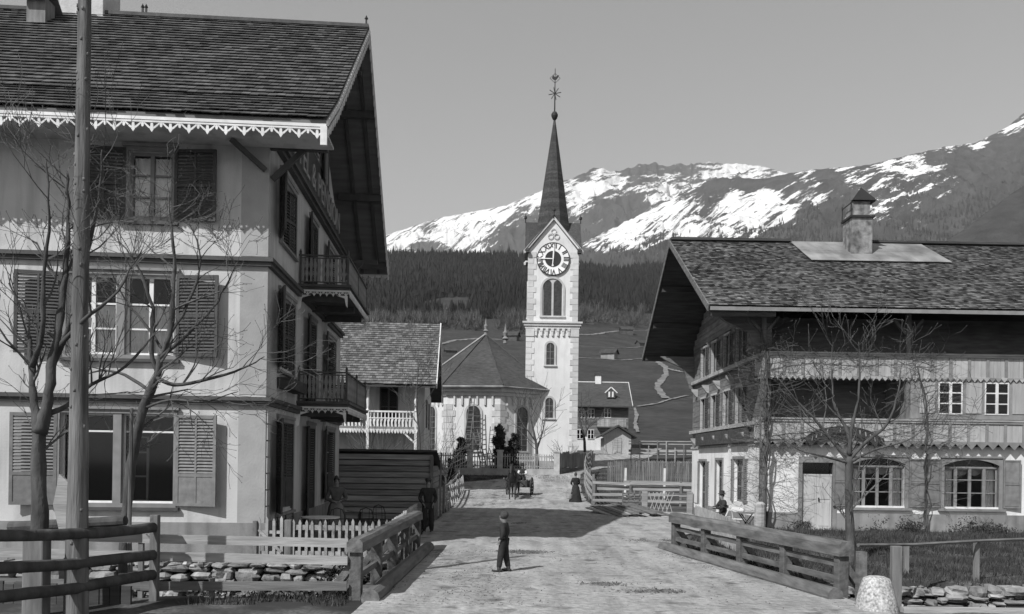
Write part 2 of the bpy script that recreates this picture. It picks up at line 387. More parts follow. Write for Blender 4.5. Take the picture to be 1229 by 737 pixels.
D2 = [(400, 300, .7), (480, 282, .5), (500, 278, .55), (506, 269, .25), (537, 273, .6), (560, 262, .55), (599, 257, .6), (639, 236, .62), (620, 263, .3), (614, 284, .02), (590, 283, .35), (633, 273, .0), (650, 285, 0), (670, 262, .1), (692, 242, .5), (716, 228, .8), (700, 222, .6), (698, 211, .15), (725, 240, .25), (712, 258, .15), (740, 262, 0), (735, 250, 0), (760, 240, .0), (785, 240, .45), (794, 231, .6), (740, 222, .5), (757, 208, .15), (769, 206, .15), (780, 215, .3), (810, 215, .35), (828, 205, .2), (732, 211, .45), (850, 200, .3), (860, 210, .5), (880, 198, .65), (900, 205, .5), (920, 208, .45), (570, 275, .45), (545, 285, .5), (520, 285, .5), (655, 250, .4), (630, 300, 0), (700, 290, 0), (520, 300, 0)]
m2, _ = mountain('mountain', S2, 8000, 5200, 900, D2, .06, .80, 1.5, cols=560, rows=120, gscale=1.7, seed=3)
S3 = [(640, 318), (701, 291), (738, 273), (794, 245), (840, 222), (859, 214), (881, 213), (916, 215), (944, 208.5), (973, 204), (1042, 198), (1087, 187), (1137, 176), (1172, 171), (1210, 152), (1229, 135), (1290, 100), (1400, 60), (1600, 30)]
D3 = [(720, 292, .4), (760, 270, .55), (740, 283, .55), (800, 252, .55), (830, 233, .3), (850, 218, -.1), (900, 218, -.1), (860, 228, .15), (880, 240, .62), (920, 235, .6), (900, 260, .62), (940, 255, .5), (960, 225, .28), (980, 240, .35), (930, 216, 0), (1000, 213, .0), (970, 264, 0), (985, 270, 0), (1010, 235, .18), (1030, 212, .3), (1060, 207, .35), (1078, 200, .45), (1105, 197, .5), (1112, 202, .5), (1110, 215, .2), (1130, 225, .25), (1080, 235, .3), (1068, 225, .3), (1150, 240, 0), (1062, 258, .3), (1085, 262, .22), (1040, 280, 0), (1000, 290, 0), (900, 280, .4), (860, 285, .35), (950, 290, -.1), (820, 280, .5), (780, 292, .3), (1160, 190, -.25), (1200, 180, -.3), (1220, 250, -.3), (1100, 290, -.2), (1120, 190, 0), (1180, 220, -.3), (1150, 260, -.2), (1042, 199.5, .3), (973, 205.5, .35), (1087, 188, .45), (1172, 171.5, .5), (1210, 153, .4), (1137, 176, .4), (1010, 202, .35), (750, 315, -.2), (820, 320, -.2), (900, 310, -.1), (1040, 320, -.2), (700, 310, 0), (1300, 150, -.2)]
m3, mb3 = mountain('mountain', S3, 4600, 2300, 380, D3, .055, .80, 1.3, cols=520, rows=130, gscale=1.5, seed=11)
S4 = [(1040, 345), (1100, 312), (1125, 296), (1156, 276), (1190, 250), (1229, 222), (1300, 175), (1450, 100), (1700, 60)]
m4, _ = mountain('shaded_hill', S4, 2300, 1500, 200, [], .04, .8, .25, cols=160, rows=50, seed=5)  # the hill's shade is put into its dark rock colour
# ================================================================ forests
def conifer(v, f, x, y, z, h, w, n=6, tiers=3):
    a0 = random.uniform(0, 6.28)
    for k in range(tiers):
        zb = z+h*(.06+.26*k); zt = z+h*(.52+.48*(k+1)/tiers) if k < tiers-1 else z+h
        rr = w*(1-.27*k); o = len(v)
        for i in range(n):
            t = a0+k+6.2832*i/n; q = rr*(1 if i % 2 else .55)*random.uniform(.8, 1.2)
            v.append((x+q*math.cos(t), y+q*math.sin(t), zb-h*.04*random.random()))
        v.append((x, y, zt))
        for i in range(n): f.append((o+i, o+(i+1) % n, o+n))
def twigball(v, f, x, y, z, h, w, n=60):
    for i in range(n):
        t = random.uniform(0, 6.28); e = random.uniform(.1, 1.3); L = h*random.uniform(.6, 1)
        d = Vector((math.cos(t)*math.cos(e)*w/h*1.4, math.sin(t)*math.cos(e)*w/h*1.4, math.sin(e)))
        p = Vector((x, y, z+h*.15))+d*L*random.uniform(.1, .5); q = p+d*L*.5+Vector((random.uniform(-1, 1), random.uniform(-1, 1), 0))*h*.06
        s = Vector((d.y, -d.x, .2)).normalized()*h*.012; o = len(v)
        v += [tuple(p-s), tuple(p+s), tuple(q)]; f.append((o, o+1, o+2))
forestm = M('conifer_forest', .016, var=.35, scale=.03, bump=0, island=.4, big=.35)
v, f = [], []; tries = 0
def edge(px):   # lower edge of the wood on the slope, as a distance
    return interp(px, [(300, 560), (470, 640), (560, 690), (640, 690), (700, 830), (800, 860), (1000, 1000)])
while tries < 26000:
    tries += 1
    px = random.uniform(380, 900); y = math.exp(random.uniform(math.log(560), math.log(1750)))
    x = (px-CX)/F*y
    e_ = edge(px)*(1+.06*noise.noise(Vector((px*.05, 0, 0))))
    if y < e_: continue
    c = noise.noise(Vector((x*.006, y*.004, 9)))
    if c < -.44 and y < 1300: continue
    if y > 1350 and px > 700 and random.random() < .3: continue
    h = random.uniform(9, 19)*(1.0 if random.random() < .93 else 1.35)
    conifer(v, f, x, y, G(x, y)-1, h, h*random.uniform(.17, .26), 6, 3)
mb = MB(); mb.v, mb.f = v, f
tag(mb.build('conifer_forest', forestm), 'dense dark conifer forest covering the slope behind the church', 'forest', kind='stuff')
v, f = [], []
for k in range(1400):          # bare broadleaf wood at the forest foot
    px = random.uniform(430, 850); e_ = edge(px); y = e_*random.uniform(.80, 1.12); x = (px-CX)/F*y
    if noise.noise(Vector((px*.03, 4, 0))) + random.uniform(-.3, .3) < -.15: continue
    twigball(v, f, x, y, G(x, y), random.uniform(9, 15), 7, 46)
mb = MB(); mb.v, mb.f = v, f
tag(mb.build('bare_woodland', M('bare_wood', .09, var=.3, scale=.05, bump=0, island=.5)), 'pale leafless woodland fringing the foot of the conifer forest', 'woodland', kind='stuff')
# trees standing on the lower slopes of the snowy mountain
v, f = [], []
C = 521
for k in range(42000):
    j = int(random.triangular(0, 95, 12)); i = random.randrange(520)
    if i < 6: continue
    p = Vector(mb3.v[j*C+i]); q = Vector(mb3.v[(j+1)*C+i+1]); p = p.lerp(q, random.random())
    px, py = proj(*p)
    lim = interp(px, [(640, 305), (740, 297), (790, 286), (830, 276), (870, 276), (900, 268), (940, 262), (970, 248), (1000, 245), (1040, 262), (1080, 262), (1150, 240), (1229, 200), (1400, 120)])
    c = noise.noise(Vector((p.x*.0035, p.y*.003, p.z*.004)))
    if py < lim+14*c: continue
    if py < lim+26 and random.random() < .45-c: continue
    h = random.uniform(16, 30)
    conifer(v, f, p.x, p.y, p.z-3, h, h*.2, 5, 2)
mb = MB(); mb.v, mb.f = v, f
tag(mb.build('mountain_forest', M('far_conifers', .025, var=.3, scale=.01, bump=0, island=.5)), 'scattered conifer forest climbing to the snow line of the mountain', 'forest', kind='stuff')
# ---- haze: one closed box of even air
mb = MB().box(-14000, 14000, -450, 16000, -60, 3700)
hz = mb.build('haze', GLASS); hm = bpy.data.materials.new('valley_air'); hm.use_nodes = True
n, l = hm.node_tree.nodes, hm.node_tree.links; n.remove(n['Principled BSDF'])
pv = n.new('ShaderNodeVolumePrincipled'); pv.inputs['Color'].default_value = (.9, .9, .9, 1); pv.inputs['Density'].default_value = .000055
l.new(pv.outputs[0], n['Material Output'].inputs['Volume']); hz.data.materials[0] = hm
tag(hz, 'thin pale air haze over the valley', 'haze', kind='stuff')
# ================================================================ building helpers
def wall_u(mb, u0, u1, z0, z1, v0, v1, holes):
    """wall in a u-z plane, v0..v1 thick, with rectangular holes (u0,u1,z0,z1)"""
    us = sorted({u0, u1} | {h[0] for h in holes} | {h[1] for h in holes})
    for a, b in zip(us, us[1:]):
        hs = sorted([h for h in holes if h[0] < b-1e-6 and h[1] > a+1e-6], key=lambda h: h[2]); z = z0
        for h in hs:
            if h[2] > z: mb.box(a, b, v0, v1, z, h[2])
            z = h[3]
        if z < z1: mb.box(a, b, v0, v1, z, z1)
def wall_v(mb, v0, v1, z0, z1, u0, u1, holes):
    t = MB(); wall_u(t, v0, v1, z0, z1, u0, u1, holes)
    mb.add([(y, x, z) for x, y, z in t.v], [f[::-1] for f in t.f])
def shutter_mb(w, h, solid=.0, cols=2, t=.045):
    """louvred shutter leaf; hinge along x=0, spans x 0..w, facing -y"""
    m = MB(); fr = .07
    m.box(0, w, 0, t, 0, fr); m.box(0, w, 0, t, h-fr, h); m.box(0, fr, 0, t, fr, h-fr); m.box(w-fr, w, 0, t, fr, h-fr)
    cw = (w-2*fr-(cols-1)*.045)/cols; zm = h*.5 if not solid else h*solid
    m.box(fr, w-fr, 0, t, zm-.035, zm+.035)
    for c in range(1, cols): m.box(fr+c*cw+(c-1)*.045, fr+c*cw+c*.045, 0, t, fr, zm-.035); m.box(fr+c*cw+(c-1)*.045, fr+c*cw+c*.045, 0, t, zm+.035, h-fr)
    for c in range(cols):
        x0 = fr+c*(cw+.045)
        for (za, zb) in ((fr, zm-.035), (zm+.035, h-fr)):
            if solid and za < zm-.1: m.box(x0, x0+cw, .012, t-.012, za, zb); continue
            n = max(1, int((zb-za)/.072)); s = (zb-za)/n
            for i in range(n):
                z = za+(i+.5)*s
                m.add([(x0, .002, z-.030), (x0+cw, .002, z-.030), (x0+cw, t-.002, z+.022), (x0, t-.002, z+.022),
                       (x0, .002, z-.020), (x0+cw, .002, z-.020), (x0+cw, t-.002, z+.032), (x0, t-.002, z+.032)],
                      [(0,3,2,1), (4,5,6,7), (0,1,5,4), (1,2,6,5), (2,3,7,6), (3,0,4,7)])
    return m
def panel_shutter_mb(w, h, t=.04):
    m = MB().box(0, w, 0, t, 0, h)
    for (a, b) in ((.07, h*.47), (h*.53, h-.07)):
        m.box(.06, w-.06, -.012, 0.001, a, b)
    fr = .05
    for (a, b) in ((0, w), ):
        m.box(0, w, -.018, -.001, 0, fr); m.box(0, w, -.018, -.001, h-fr, h); m.box(0, fr-.008, -.018, -.001, fr, h-fr); m.box(w-fr+.008, w, -.018, -.001, fr, h-fr)
        m.box(fr, w-fr, -.018, -.001, h*.485, h*.515)
    return m
def curtain_mb(w, h, n=10, amp=.02, taper=0):
    m = MB(); K = n*4
    for i in range(K+1):
        x = w*i/K; y = amp*math.sin(i/K*n*6.283+random.uniform(-.3, .3))
        m.v += [(x, y, 0), (x-(taper*(x-w/2)), y, h)]
    for i in range(K): m.f.append((2*i, 2*i+2, 2*i+3, 2*i+1))
    return m
def window(parent, u0, u1, z0, z1, v, mat, mull=1, bars=(.5,), fr=.07, cur=None, depth=.06, cz=1.0, frame_mat=None):
    """casement unit in the u-z plane at v (facing -v). parts: window > pane, curtain"""
    m = MB(); d0, d1 = v, v+depth
    m.box(u0, u1, d0, d1, z0, z0+fr); m.box(u0, u1, d0, d1, z1-fr, z1); m.box(u0, u0+fr, d0, d1, z0+fr, z1-fr); m.box(u1-fr, u1, d0, d1, z0+fr, z1-fr)
    n = mull+1
    for i in range(1, n):
        x = lerp(u0, u1, i/n); m.box(x-.045, x+.045, d0-.01, d1, z0+fr, z1-fr)
    for b in bars:
        z = lerp(z0, z1, b)
        for i in range(n):
            a = lerp(u0, u1, i/n)+(.045 if i else fr); c = lerp(u0, u1, (i+1)/n)-(.045 if i < n-1 else fr)
            m.box(a, c, d0+.01, d1-.01, z-.02, z+.02)
    o = m.build('window', frame_mat or mat, parent)
    p = MB().box(u0+fr, u1-fr, v+.022, v+.030, z0+fr, z1-fr).build('pane', GLASS, o)
    if cur:
        for (a, b, h) in cur:
            c = curtain_mb(b-a, h, max(2, int((b-a)*9))).build('curtain', curtain, o); c.location = (a, v+.085, z0+.05)
    return o
def tiles(P0, U, D, nu, nd, wu, ld, th, jit=.012, lift=.03, skip=None, ragged=0):
    """courses of overlapping tiles on a plane. P0 eave corner, U unit along the eave, D unit up the slope"""
    U, D = Vector(U), Vector(D); N = U.cross(D).normalized(); m = MB(); P0 = Vector(P0)
    for j in range(nd):
        off = (.5 if j % 2 else 0)
        for i in range(-1, nu):
            a = max(0, (i+off)*wu)+.004; b = min(nu*wu, (i+1+off)*wu)-.004
            if b-a < .03: continue
            if skip and skip((a+b)/2, j*ld): continue
            s = j*ld + random.uniform(-jit, jit)-(random.uniform(0, ragged) if j == 0 else 0); l_ = ld*1.35; t0 = lift+random.uniform(-.006, .006); t1 = .004
            e = min(s+l_, nd*ld+.02)
            q = [P0+U*a+D*s+N*(t0-th), P0+U*b+D*s+N*(t0-th), P0+U*b+D*e+N*(t1-th), P0+U*a+D*e+N*(t1-th)]
            dz = N*th
            m.add([*q, *[p+dz for p in q]], [(0,3,2,1), (4,5,6,7), (0,1,5,4), (1,2,6,5), (3,0,4,7)])
    return m
def fret_mb(L, unit=.42, h=.17, t=.03, band=.06):
    """hanging fretwork strip along x 0..L, hanging below z=0"""
    m = MB(); n = max(1, int(round(L/unit))); u = L/n
    m.box(0, L, 0, t, -band, 0)
    for i in range(n):
        x = i*u; f = lambda a, b, s: (x+a*u, s, -band-b*(h-band))
        for poly in ([(0, 0), (.10, 0), (.42, .62), (.42, .86), (.30, .70)], [(1, 0), (.90, 0), (.58, .62), (.58, .86), (.70, .70)],
                     [(.44, .1), (.56, .1), (.60, .9), (.5, 1.25), (.40, .9)], [(0, 0), (.10, 0), (.05, .55), (0, .6)], [(1, 0), (.90, 0), (.95, .55), (1, .6)]):
            m.prism(poly, 0, t, f)
    return m
def scallop_mb(L, unit=.2, h=.09, t=.025, band=.04):
    m = MB(); n = max(1, int(round(L/unit))); u = L/n; top = []
    m.box(0, L, 0, t, -band, 0)
    for i in range(n):
        x = i*u; m.prism([(0.02, 0), (.98, 0), (.85, .55), (.5, 1), (.15, .55)], 0, t, lambda a, b, s: (x+a*u, s, -band-b*(h-band)))
    return m
# ================================================================ the hotel (left foreground)
HO = thing('hotel', 'large plastered three storey hotel with dark louvred shutters, tiled gable roof and iron balconies', 'hotel', (-5.93, 19.0, 0), R(4.2))
UL, VL = -12.5, 11.3
GFW = [(-4.50, -2.02, 1.30, 3.32), (-10.2, -7.72, 1.30, 3.32)]
F1W = [(-4.40, -2.05, 4.64, 6.45), (-10.1, -7.75, 4.64, 6.45)]
F2W = [(-3.10, -2.12, 7.74, 9.24), (-8.8, -7.82, 7.74, 9.24)]
m = MB(); wall_u(m, UL, -.0, .0, 9.55, 0, .3, GFW+F1W+F2W)
SD = []   # side openings v0,v1,z0,z1
for (z0, z1, dz) in ((1.1, 3.25, .35), (4.6, 6.35, 3.95), (7.72, 9.25, 7.12)):
    SD += [(1.22, 2.98, z0, z1), (5.05, 6.15, dz, z1), (8.35, 10.0, z0, z1)]
wall_v(m, .3, VL, 0, 9.62, -.3, 0, SD)
m.box(UL, -.3, VL-.3, VL, 0, 9.6); m.box(UL, UL+.3, .3, VL-.3, 0, 9.6)
# gable above the eaves
for (ua, ub) in ((-.3, 0), (UL, UL+.3)):
    m.prism([(0, 9.62), (VL, 9.62), (VL/2, 14.05)], ua, ub, lambda x, y, t: (t, x, y))
m.build('wall', plaster, HO)
m = MB()
for z in (3.62, 6.8): m.box(UL+.3, -.3, .3, VL-.3, z-.12, z+.12)
m.box(-5.6, -5.45, .3, VL-.3, .0, 9.5)
m.box(UL+.3, -.3, .3, VL-.3, .45, .55); m.box(UL+.3, -1.2, 1.5, 1.6, .551, 9.4); m.box(-1.3, -1.2, 1.601, VL-.3, .551, 9.4)
m.build('floor', room, HO)  # floors, plus dark partitions added to keep the windows dark
m = MB().box(UL, .045, -.045, 0, 0, .88); m.box(0, .045, 0, VL, 0, .88); m.build('plinth', plaster_dk, HO)
m = MB().box(-.60, 0.012, -.012, 0, .88, 3.55); m.box(-.60, .012, -.012, 0, 3.80, 6.72); m.box(-.60, .012, -.012, 0, 6.95, 9.5)
m.box(-8.1+1.45, -6.05, -.012, 0, .88, 3.55); m.box(-6.65, -6.05, -.012, 0, 3.80, 6.72); m.box(-6.65, -6.05, -.012, 0, 6.95, 9.5)
m.split('corner_strip', M('strip_plaster', .32, var=.1, scale=2, bump=.3, bscale=20), HO)
m = MB()          # stone blocks at the side of the corner on the ground floor
for i in range(7): m.box(.0, .05, .012, .34 if i % 2 else .26, .9+i*.375, 1.24+i*.375)
m.split('corner_block', quoinm, HO)
for z in (3.67, 6.83):
    m = MB().box(UL-.1, .16, -.16, 0, z-.02, z+.07); m.box(UL-.1, .10, -.10, 0, z-.11, z-.021); m.box(0, .16, 0, VL, z-.02, z+.07); m.box(0, .10, 0, VL, z-.11, z-.021)
    m.build('string_course', trim_dk, HO)
m = MB().box(.0, .14, -.02, VL, 9.62, 9.72); m.box(0, .22, -.02, VL, 9.721, 9.80); m.build('string_course', trim_dk, HO)
# front windows
def hotel_win(u0, u1, z0, z1, kind):
    fr = MB(); um = (u0+u1)/2
    c = [(u0, u1, z0-.09, z0), (u0-.0, u1, z1, z1+.09), (u0-.07, u0, z0-.09, z1+.09), (u1, u1+.07, z0-.09, z1+.09)]
    for a, b, p, q in c: fr.box(a, b, -.04, .0, p, q)
    fr.box(u0-.12, u1+.12, -.09, 0, z1+.09, z1+.15)
    fr.build('window_surround', trim_md, HO)
    MB().box(u0-.14, u1+.14, -.11, .0, z0-.16, z0-.09).build('window_sill', trim_dk, HO)
    if kind == 2:
        window(HO, u0, u1, z0, z1, .10, trim_md, 1, (.33, .66), cur=[(u0+.08, u1-.08, 1.35)]); return
    MB().box(um-.09, um+.09, -.02, .2, z0, z1).build('mullion', trim_md, HO)
    for a, b in ((u0, um-.09), (um+.09, u1)):
        if kind == 1: window(HO, a, b, z0, z1, .10, trim_wh, 1, (.33, .64), fr=.06, cur=[(a+.07, b-.07, 1.08)])
        else:
            window(HO, a, b, z0, z1, .12, trim_wh, 0, (.80,), fr=.045)
for w_ in GFW: hotel_win(*w_, 0)
for w_ in F1W: hotel_win(*w_, 1)
for w_ in F2W: hotel_win(*w_, 2)
# an inner casement stands open on the ground floor
m = MB()
for z in (1.34, 1.9, 2.45, 2.8): m.box(-3.0, -2.72, .33, .36, z-.02, z+.02)
m.box(-2.74, -2.69, .33, .37, 1.34, 2.82); m.build('open_casement', trim_md, HO)
def add_sh(w, h, solid, u, z, ang, mat=shut_dk, flip=False, parent=None, v=-.05):
    key = (round(w, 2), round(h, 2), solid, mat.name, id(parent or HO)); par = parent or HO
    if key not in KIDS:
        o = shutter_mb(w, h, solid).build('shutter', mat, par); KIDS[key] = o
    else:
        o = KIDS[key].copy(); COL.objects.link(o); o.parent = par
    o.location = (u, v, z); o.rotation_euler = (0, 0, ang)
    if flip: o.scale = (-1, 1, 1)
    return o
for du in (0, -5.7):
    add_sh(.97, 1.84, 0, -2.0+du, 4.62, R(-9)); add_sh(.97, 1.84, 0, -4.48+du, 4.62, R(9), flip=True)
    add_sh(.95, 2.05, .34, -1.97+du, 1.25, R(-10), shut_md); add_sh(.95, 2.05, .34, -4.55+du, 1.25, R(10), shut_md, flip=True)
    add_sh(.95, 1.62, 0, -2.08+du, 7.68, R(-6)); add_sh(.95, 1.62, 0, -3.14+du, 7.68, R(4), flip=True)
# side windows, doors and shutters: built in a turned frame (local x along the wall, facing the road)
def side_win(parent, v0, v1, z0, z1, mat, mull=1, bars=(.35, .68), cur=None, uface=0.0, dpt=.12):
    m = MB()
    m.box(uface, uface+.05, v0-.08, v0, z0-.1, z1+.1); m.box(uface, uface+.05, v1, v1+.08, z0-.1, z1+.1); m.box(uface, uface+.07, v0-.12, v1+.12, z1+.1, z1+.18); m.box(uface, uface+.05, v0, v1, z1, z1+.099)
    m.box(uface, uface+.10, v0-.14, v1+.14, z0-.16, z0-.1); m.build('window_surround', mat, parent)
    o = window(parent, 0, v1-v0, z0, z1, 0, mat, mull, bars)
    o.location = (uface-dpt, v0, 0); o.rotation_euler = (0, 0, R(90))
    return o
for i, (v0, v1, z0, z1) in enumerate(SD):
    side_win(HO, v0, v1, z0, z1, trim_md)
def side_sh(v, z, w, h, ang, solid=0, mat=shut_dk, flip=False, parent=None, u=.05):
    o = add_sh(w, h, solid, 0, z, 0, mat, flip, parent, 0)
    o.location = (u, v, z); o.rotation_euler = (0, 0, R(90)+ang)
    return o
for (z0, z1, dz, sol) in ((1.05, 3.25, .35, .34), (4.56, 6.35, 3.95, 0), (7.68, 9.25, 7.12, 0)):
    side_sh(1.16, z0, .86, z1-z0+.04, R(20), sol, flip=True)
    side_sh(3.04, z0, .86, z1-z0+.04, R(-14), sol)
    side_sh(4.99, dz, .74, z1-dz+.02, R(14), sol, flip=True)
    side_sh(6.21, dz, .74, z1-dz+.02, R(-14), sol)
    side_sh(8.29, z0, .82, z1-z0+.04, R(9), sol, flip=True)
    side_sh(10.06, z0, .82, z1-z0+.04, R(-30), sol)
# attic windows and the arched one in the gable
for (v0, v1, z0, z1) in ((3.3, 4.1, 10.9, 12.2), (7.0, 7.8, 10.9, 12.2)):
    m = MB().box(.0, .05, v0-.07, v1+.07, z0-.08, z1+.08); o = m.build('window_surround', trim_md, HO)
    o = window(HO, 0, v1-v0, z0, z1, 0, trim_md, 1, (.4, .7)); o.location = (.06, v0, 0); o.rotation_euler = (0, 0, R(90))
    side_sh(v0-.05, z0, .55, z1-z0, R(12), 0, flip=True, u=.08); side_sh(v1+.05, z0, .55, z1-z0, R(-12), 0, u=.08)
m = MB(); pts = [(-.5, 0), (.5, 0), (.5, .9)]+[(.5*math.cos(t*math.pi/8), .9+.5*math.sin(t*math.pi/8)) for t in range(1, 8)]+[(-.5, .9)]
m.prism(pts, 0, .06, lambda x, y, t: (t, 5.65+x, 11.4+y)); m.build('gable_window', trim_md, HO)
m = MB().box(.061, .075, 5.22, 5.62, 11.5, 12.6); m.box(.061, .075, 5.68, 6.08, 11.5, 12.6); m.split('window_pane', M('dark_pane', .02, rough=.1, var=.1, bump=0, spec=.5), HO)
# sign with raised letters under the gable
sb = MB(); A = []
for i in range(25):
    t = i/24; v = .7+t*9.9; h = 10.02+1.25*math.sin(math.pi*t)**.7
    A.append((v, h))
poly = [(A[0][0], 9.86)]+[(a, b) for a, b in A]+[(A[-1][0], 9.86)]
sb.prism(poly, .02, .06, lambda x, y, t: (t, x, y)); SB = sb.build('sign_board', M('sign_board_paint', .045, rough=.7, var=.2), HO)
def text_mesh(s, size, mat, parent, name='lettering', ext=.02, sx=1.0, bold=0):
    cu = bpy.data.curves.new('txt', 'FONT'); cu.body = s; cu.size = size; cu.extrude = ext; cu.align_x = 'CENTER'; cu.align_y = 'BOTTOM'; cu.resolution_u = 3; cu.offset = bold
    o = bpy.data.objects.new('txt', cu); COL.objects.link(o)
    me = bpy.data.meshes.new_from_object(o); bpy.data.objects.remove(o); 
    for v in me.vertices: v.co.x *= sx
    me.materials.clear(); me.materials.append(mat)
    q = bpy.data.objects.new(name, me); COL.objects.link(q); q.parent = parent; return q
sgn = M('sign_letters', .30, rough=.7, var=.1, bump=0)
tx = text_mesh('HOTEL & PENSION', 1.02, sgn, SB, sx=1.05); tx.location = (.08, 5.65, 9.98); tx.rotation_euler = (R(90), 0, R(90))
# roof
ez, rz_, ev = 9.62, 15.28, -1.32; rv = 5.95; fv = 2*rv-ev
uR = 1.5
roof = MB()
def slab(mb, u0, u1, pts, th):
    """pts: (v,z) along the slope, thickness down"""
    poly = pts+[(a, b-th) for a, b in pts[::-1]]
    mb.prism(poly, u0, u1, lambda x, y, t: (t, x, y))
near = [(ev, ez-.02), (0.2, ez+1.02), (rv, rz_)]; far = [(rv, rz_), (2*rv-.2, ez+1.02), (fv, ez-.02)]
slab(roof, UL-1.2, uR, near, .10); slab(roof, UL-1.2, uR, far, .10)
RO = roof.build('roof', M('soffit_boards', .15, var=.2, scale=2, st=(.4, 3, 3), bump=.3), HO)
def slope_tiles(u0, u1, pts, wu, ld, th, mat, parent, name='roof_tiles', skip=None, lift=.03, ragged=0):
    out = None
    for (a, b) in zip(pts, pts[1:]):
        L = math.hypot(b[0]-a[0], b[1]-a[1]); nd = int(round(L/ld)); l2 = L/nd
        D = Vector((0, (b[0]-a[0])/L, (b[1]-a[1])/L)); N = Vector((1, 0, 0)).cross(D)
        nu = int(round((u1-u0)/wu)); w2 = (u1-u0)/nu
        t = tiles(Vector((u0, a[0], a[1]))+N*(th+.012), (1, 0, 0), D, nu, nd, w2, l2, th, skip=skip, lift=lift, ragged=ragged)
        if out is None: out = t
        else: out.add(t.v, t.f)
        ragged = 0
    return out.build(name, mat, parent)
slope_tiles(UL-1.2, uR, near, .2, .27, .02, tile_dk, RO, ragged=.07, lift=.055)
fp = [(fv, ez-.02), (2*rv-.2, ez+1.02), (rv, rz_)]
m = MB(); slab(m, UL-1.2, uR, [(p[0], p[1]+.05) for p in far], .04); m.build('roof_tiles', tile_dk, RO)
MB().box(UL-1.2, uR, rv-.13, rv+.13, rz_+.0, rz_+.10).build('ridge_cap', tile_dk, RO)
m = MB()
for u in (1.42, -5.0, -5.1): m.beam((u, rv, rz_+.08), (u, rv, rz_+.32), .05, .05); m.add([(u-.06, rv, rz_+.3), (u, rv-.06, rz_+.3), (u+.06, rv, rz_+.3), (u, rv+.06, rz_+.3), (u, rv, rz_+.42)], [(0,1,4), (1,2,4), (2,3,4), (3,0,4)])
m.split('finial', iron, RO)
# verge boards (pale) and their fretwork, soffit rafters and braces
m = MB()
for pts in (near, far):
    for (a, b) in zip(pts, pts[1:]): m.beam((uR+.02, a[0], a[1]-.08), (uR+.02, b[0], b[1]-.08), .04, .10, up=(0, -(b[1]-a[1]), b[0]-a[0]))
m.build('verge_board', trim_wh, HO)
m = MB(); 
for sgn_ in (1, -1):
    for i in range(26):
        t = (i+.5)/26; v = lerp(ev, rv, t); z = interp(v, near)-.30
        if sgn_ < 0: v = 2*rv-v
        m.prism([(-.12, .07), (.12, .07), (.05, -.08), (0, -.13), (-.05, -.08)], uR-.0, uR+.03, lambda x, y, t_: (t_, v+x, z+y+sgn_*x*.75))
m.build('verge_fretwork', trim_wh, HO)
m = MB()
for pts in (near, far):
    for v in (ev+.5, 1.6, 4.0, rv): 
        vv = v if pts is near else 2*rv-v; z = interp(v, near)
        m.box(-.0, uR, vv-.09, vv+.09, z-.34, z-.12)
m.split('purlin', trim_dk, HO)
m = MB()
for u in (.55, 1.15):
    for sg in (1, -1):
        f_ = lambda v: v if sg > 0 else 2*rv-v
        m.beam((u, f_(ev+.1), interp(ev+.1, near)-.15), (u, f_(.2), interp(.2, near)-.16), .10, .10)
        m.beam((u, f_(.2), interp(.2, near)-.16), (u, f_(rv-.05), rz_-.2), .10, .10)
m.split('rafter', trim_dk, HO)
m = MB()
for v in (.12, VL-.12, rv):
    zb = 8.75 if v != rv else 13.2
    m.beam((.05, v, zb), (.75, v, zb+.7), .10, .12); m.box(0, 1.3, v-.06, v+.06, zb+.68, zb+.80)
m.beam((-.06, -.06, 8.9), (-.72, -.5, 9.42), .09, .10)
m.split('bracket', trim_dk, HO)
m = MB().box(UL-1.2, uR-.05, ev+.05, 0.0, 9.44, 9.50); m.build('eave_soffit', plaster, HO)
m = MB().box(UL-1.2, uR, ev-.03, ev+.01, 9.44, 9.505); m.build('fascia', trim_wh, HO)
o = fret_mb(uR-UL+1.2, .38, .20, .03, .035).build('eave_fretwork', trim_wh, HO); o.location = (UL-1.2, ev-.03, 9.42)
m = MB().box(uR-.12, uR+.02, ev-.05, ev+.03, 9.05, 9.45); m.build('corner_drop', trim_wh, HO)
o = scallop_mb(uR, .24, .14).build('eave_fretwork', trim_wh, HO); o.location = (0, fv, 9.50)
# chimneys: sub-parts of the roof
m = MB().box(-7.35, -6.12, 5.7, 6.9, 14.6, 17.4); m.box(-7.42, -6.05, 5.63, 6.97, 14.75, 14.95); m.build('chimney', M('chimney_plaster', .5, var=.15, scale=4, bump=.5), RO, mod=.02)
m = MB().box(-7.75, -7.25, 4.7, 5.25, 13.9, 15.1); m.build('ventilator', wood_v, RO)
m = MB(); slab(m, -7.87, -7.13, [(4.5, 15.02), (4.97, 15.42)], .05); slab(m, -7.87, -7.13, [(4.97, 15.42), (5.45, 15.02)], .05); m.build('ventilator_cap', wood_md, RO)
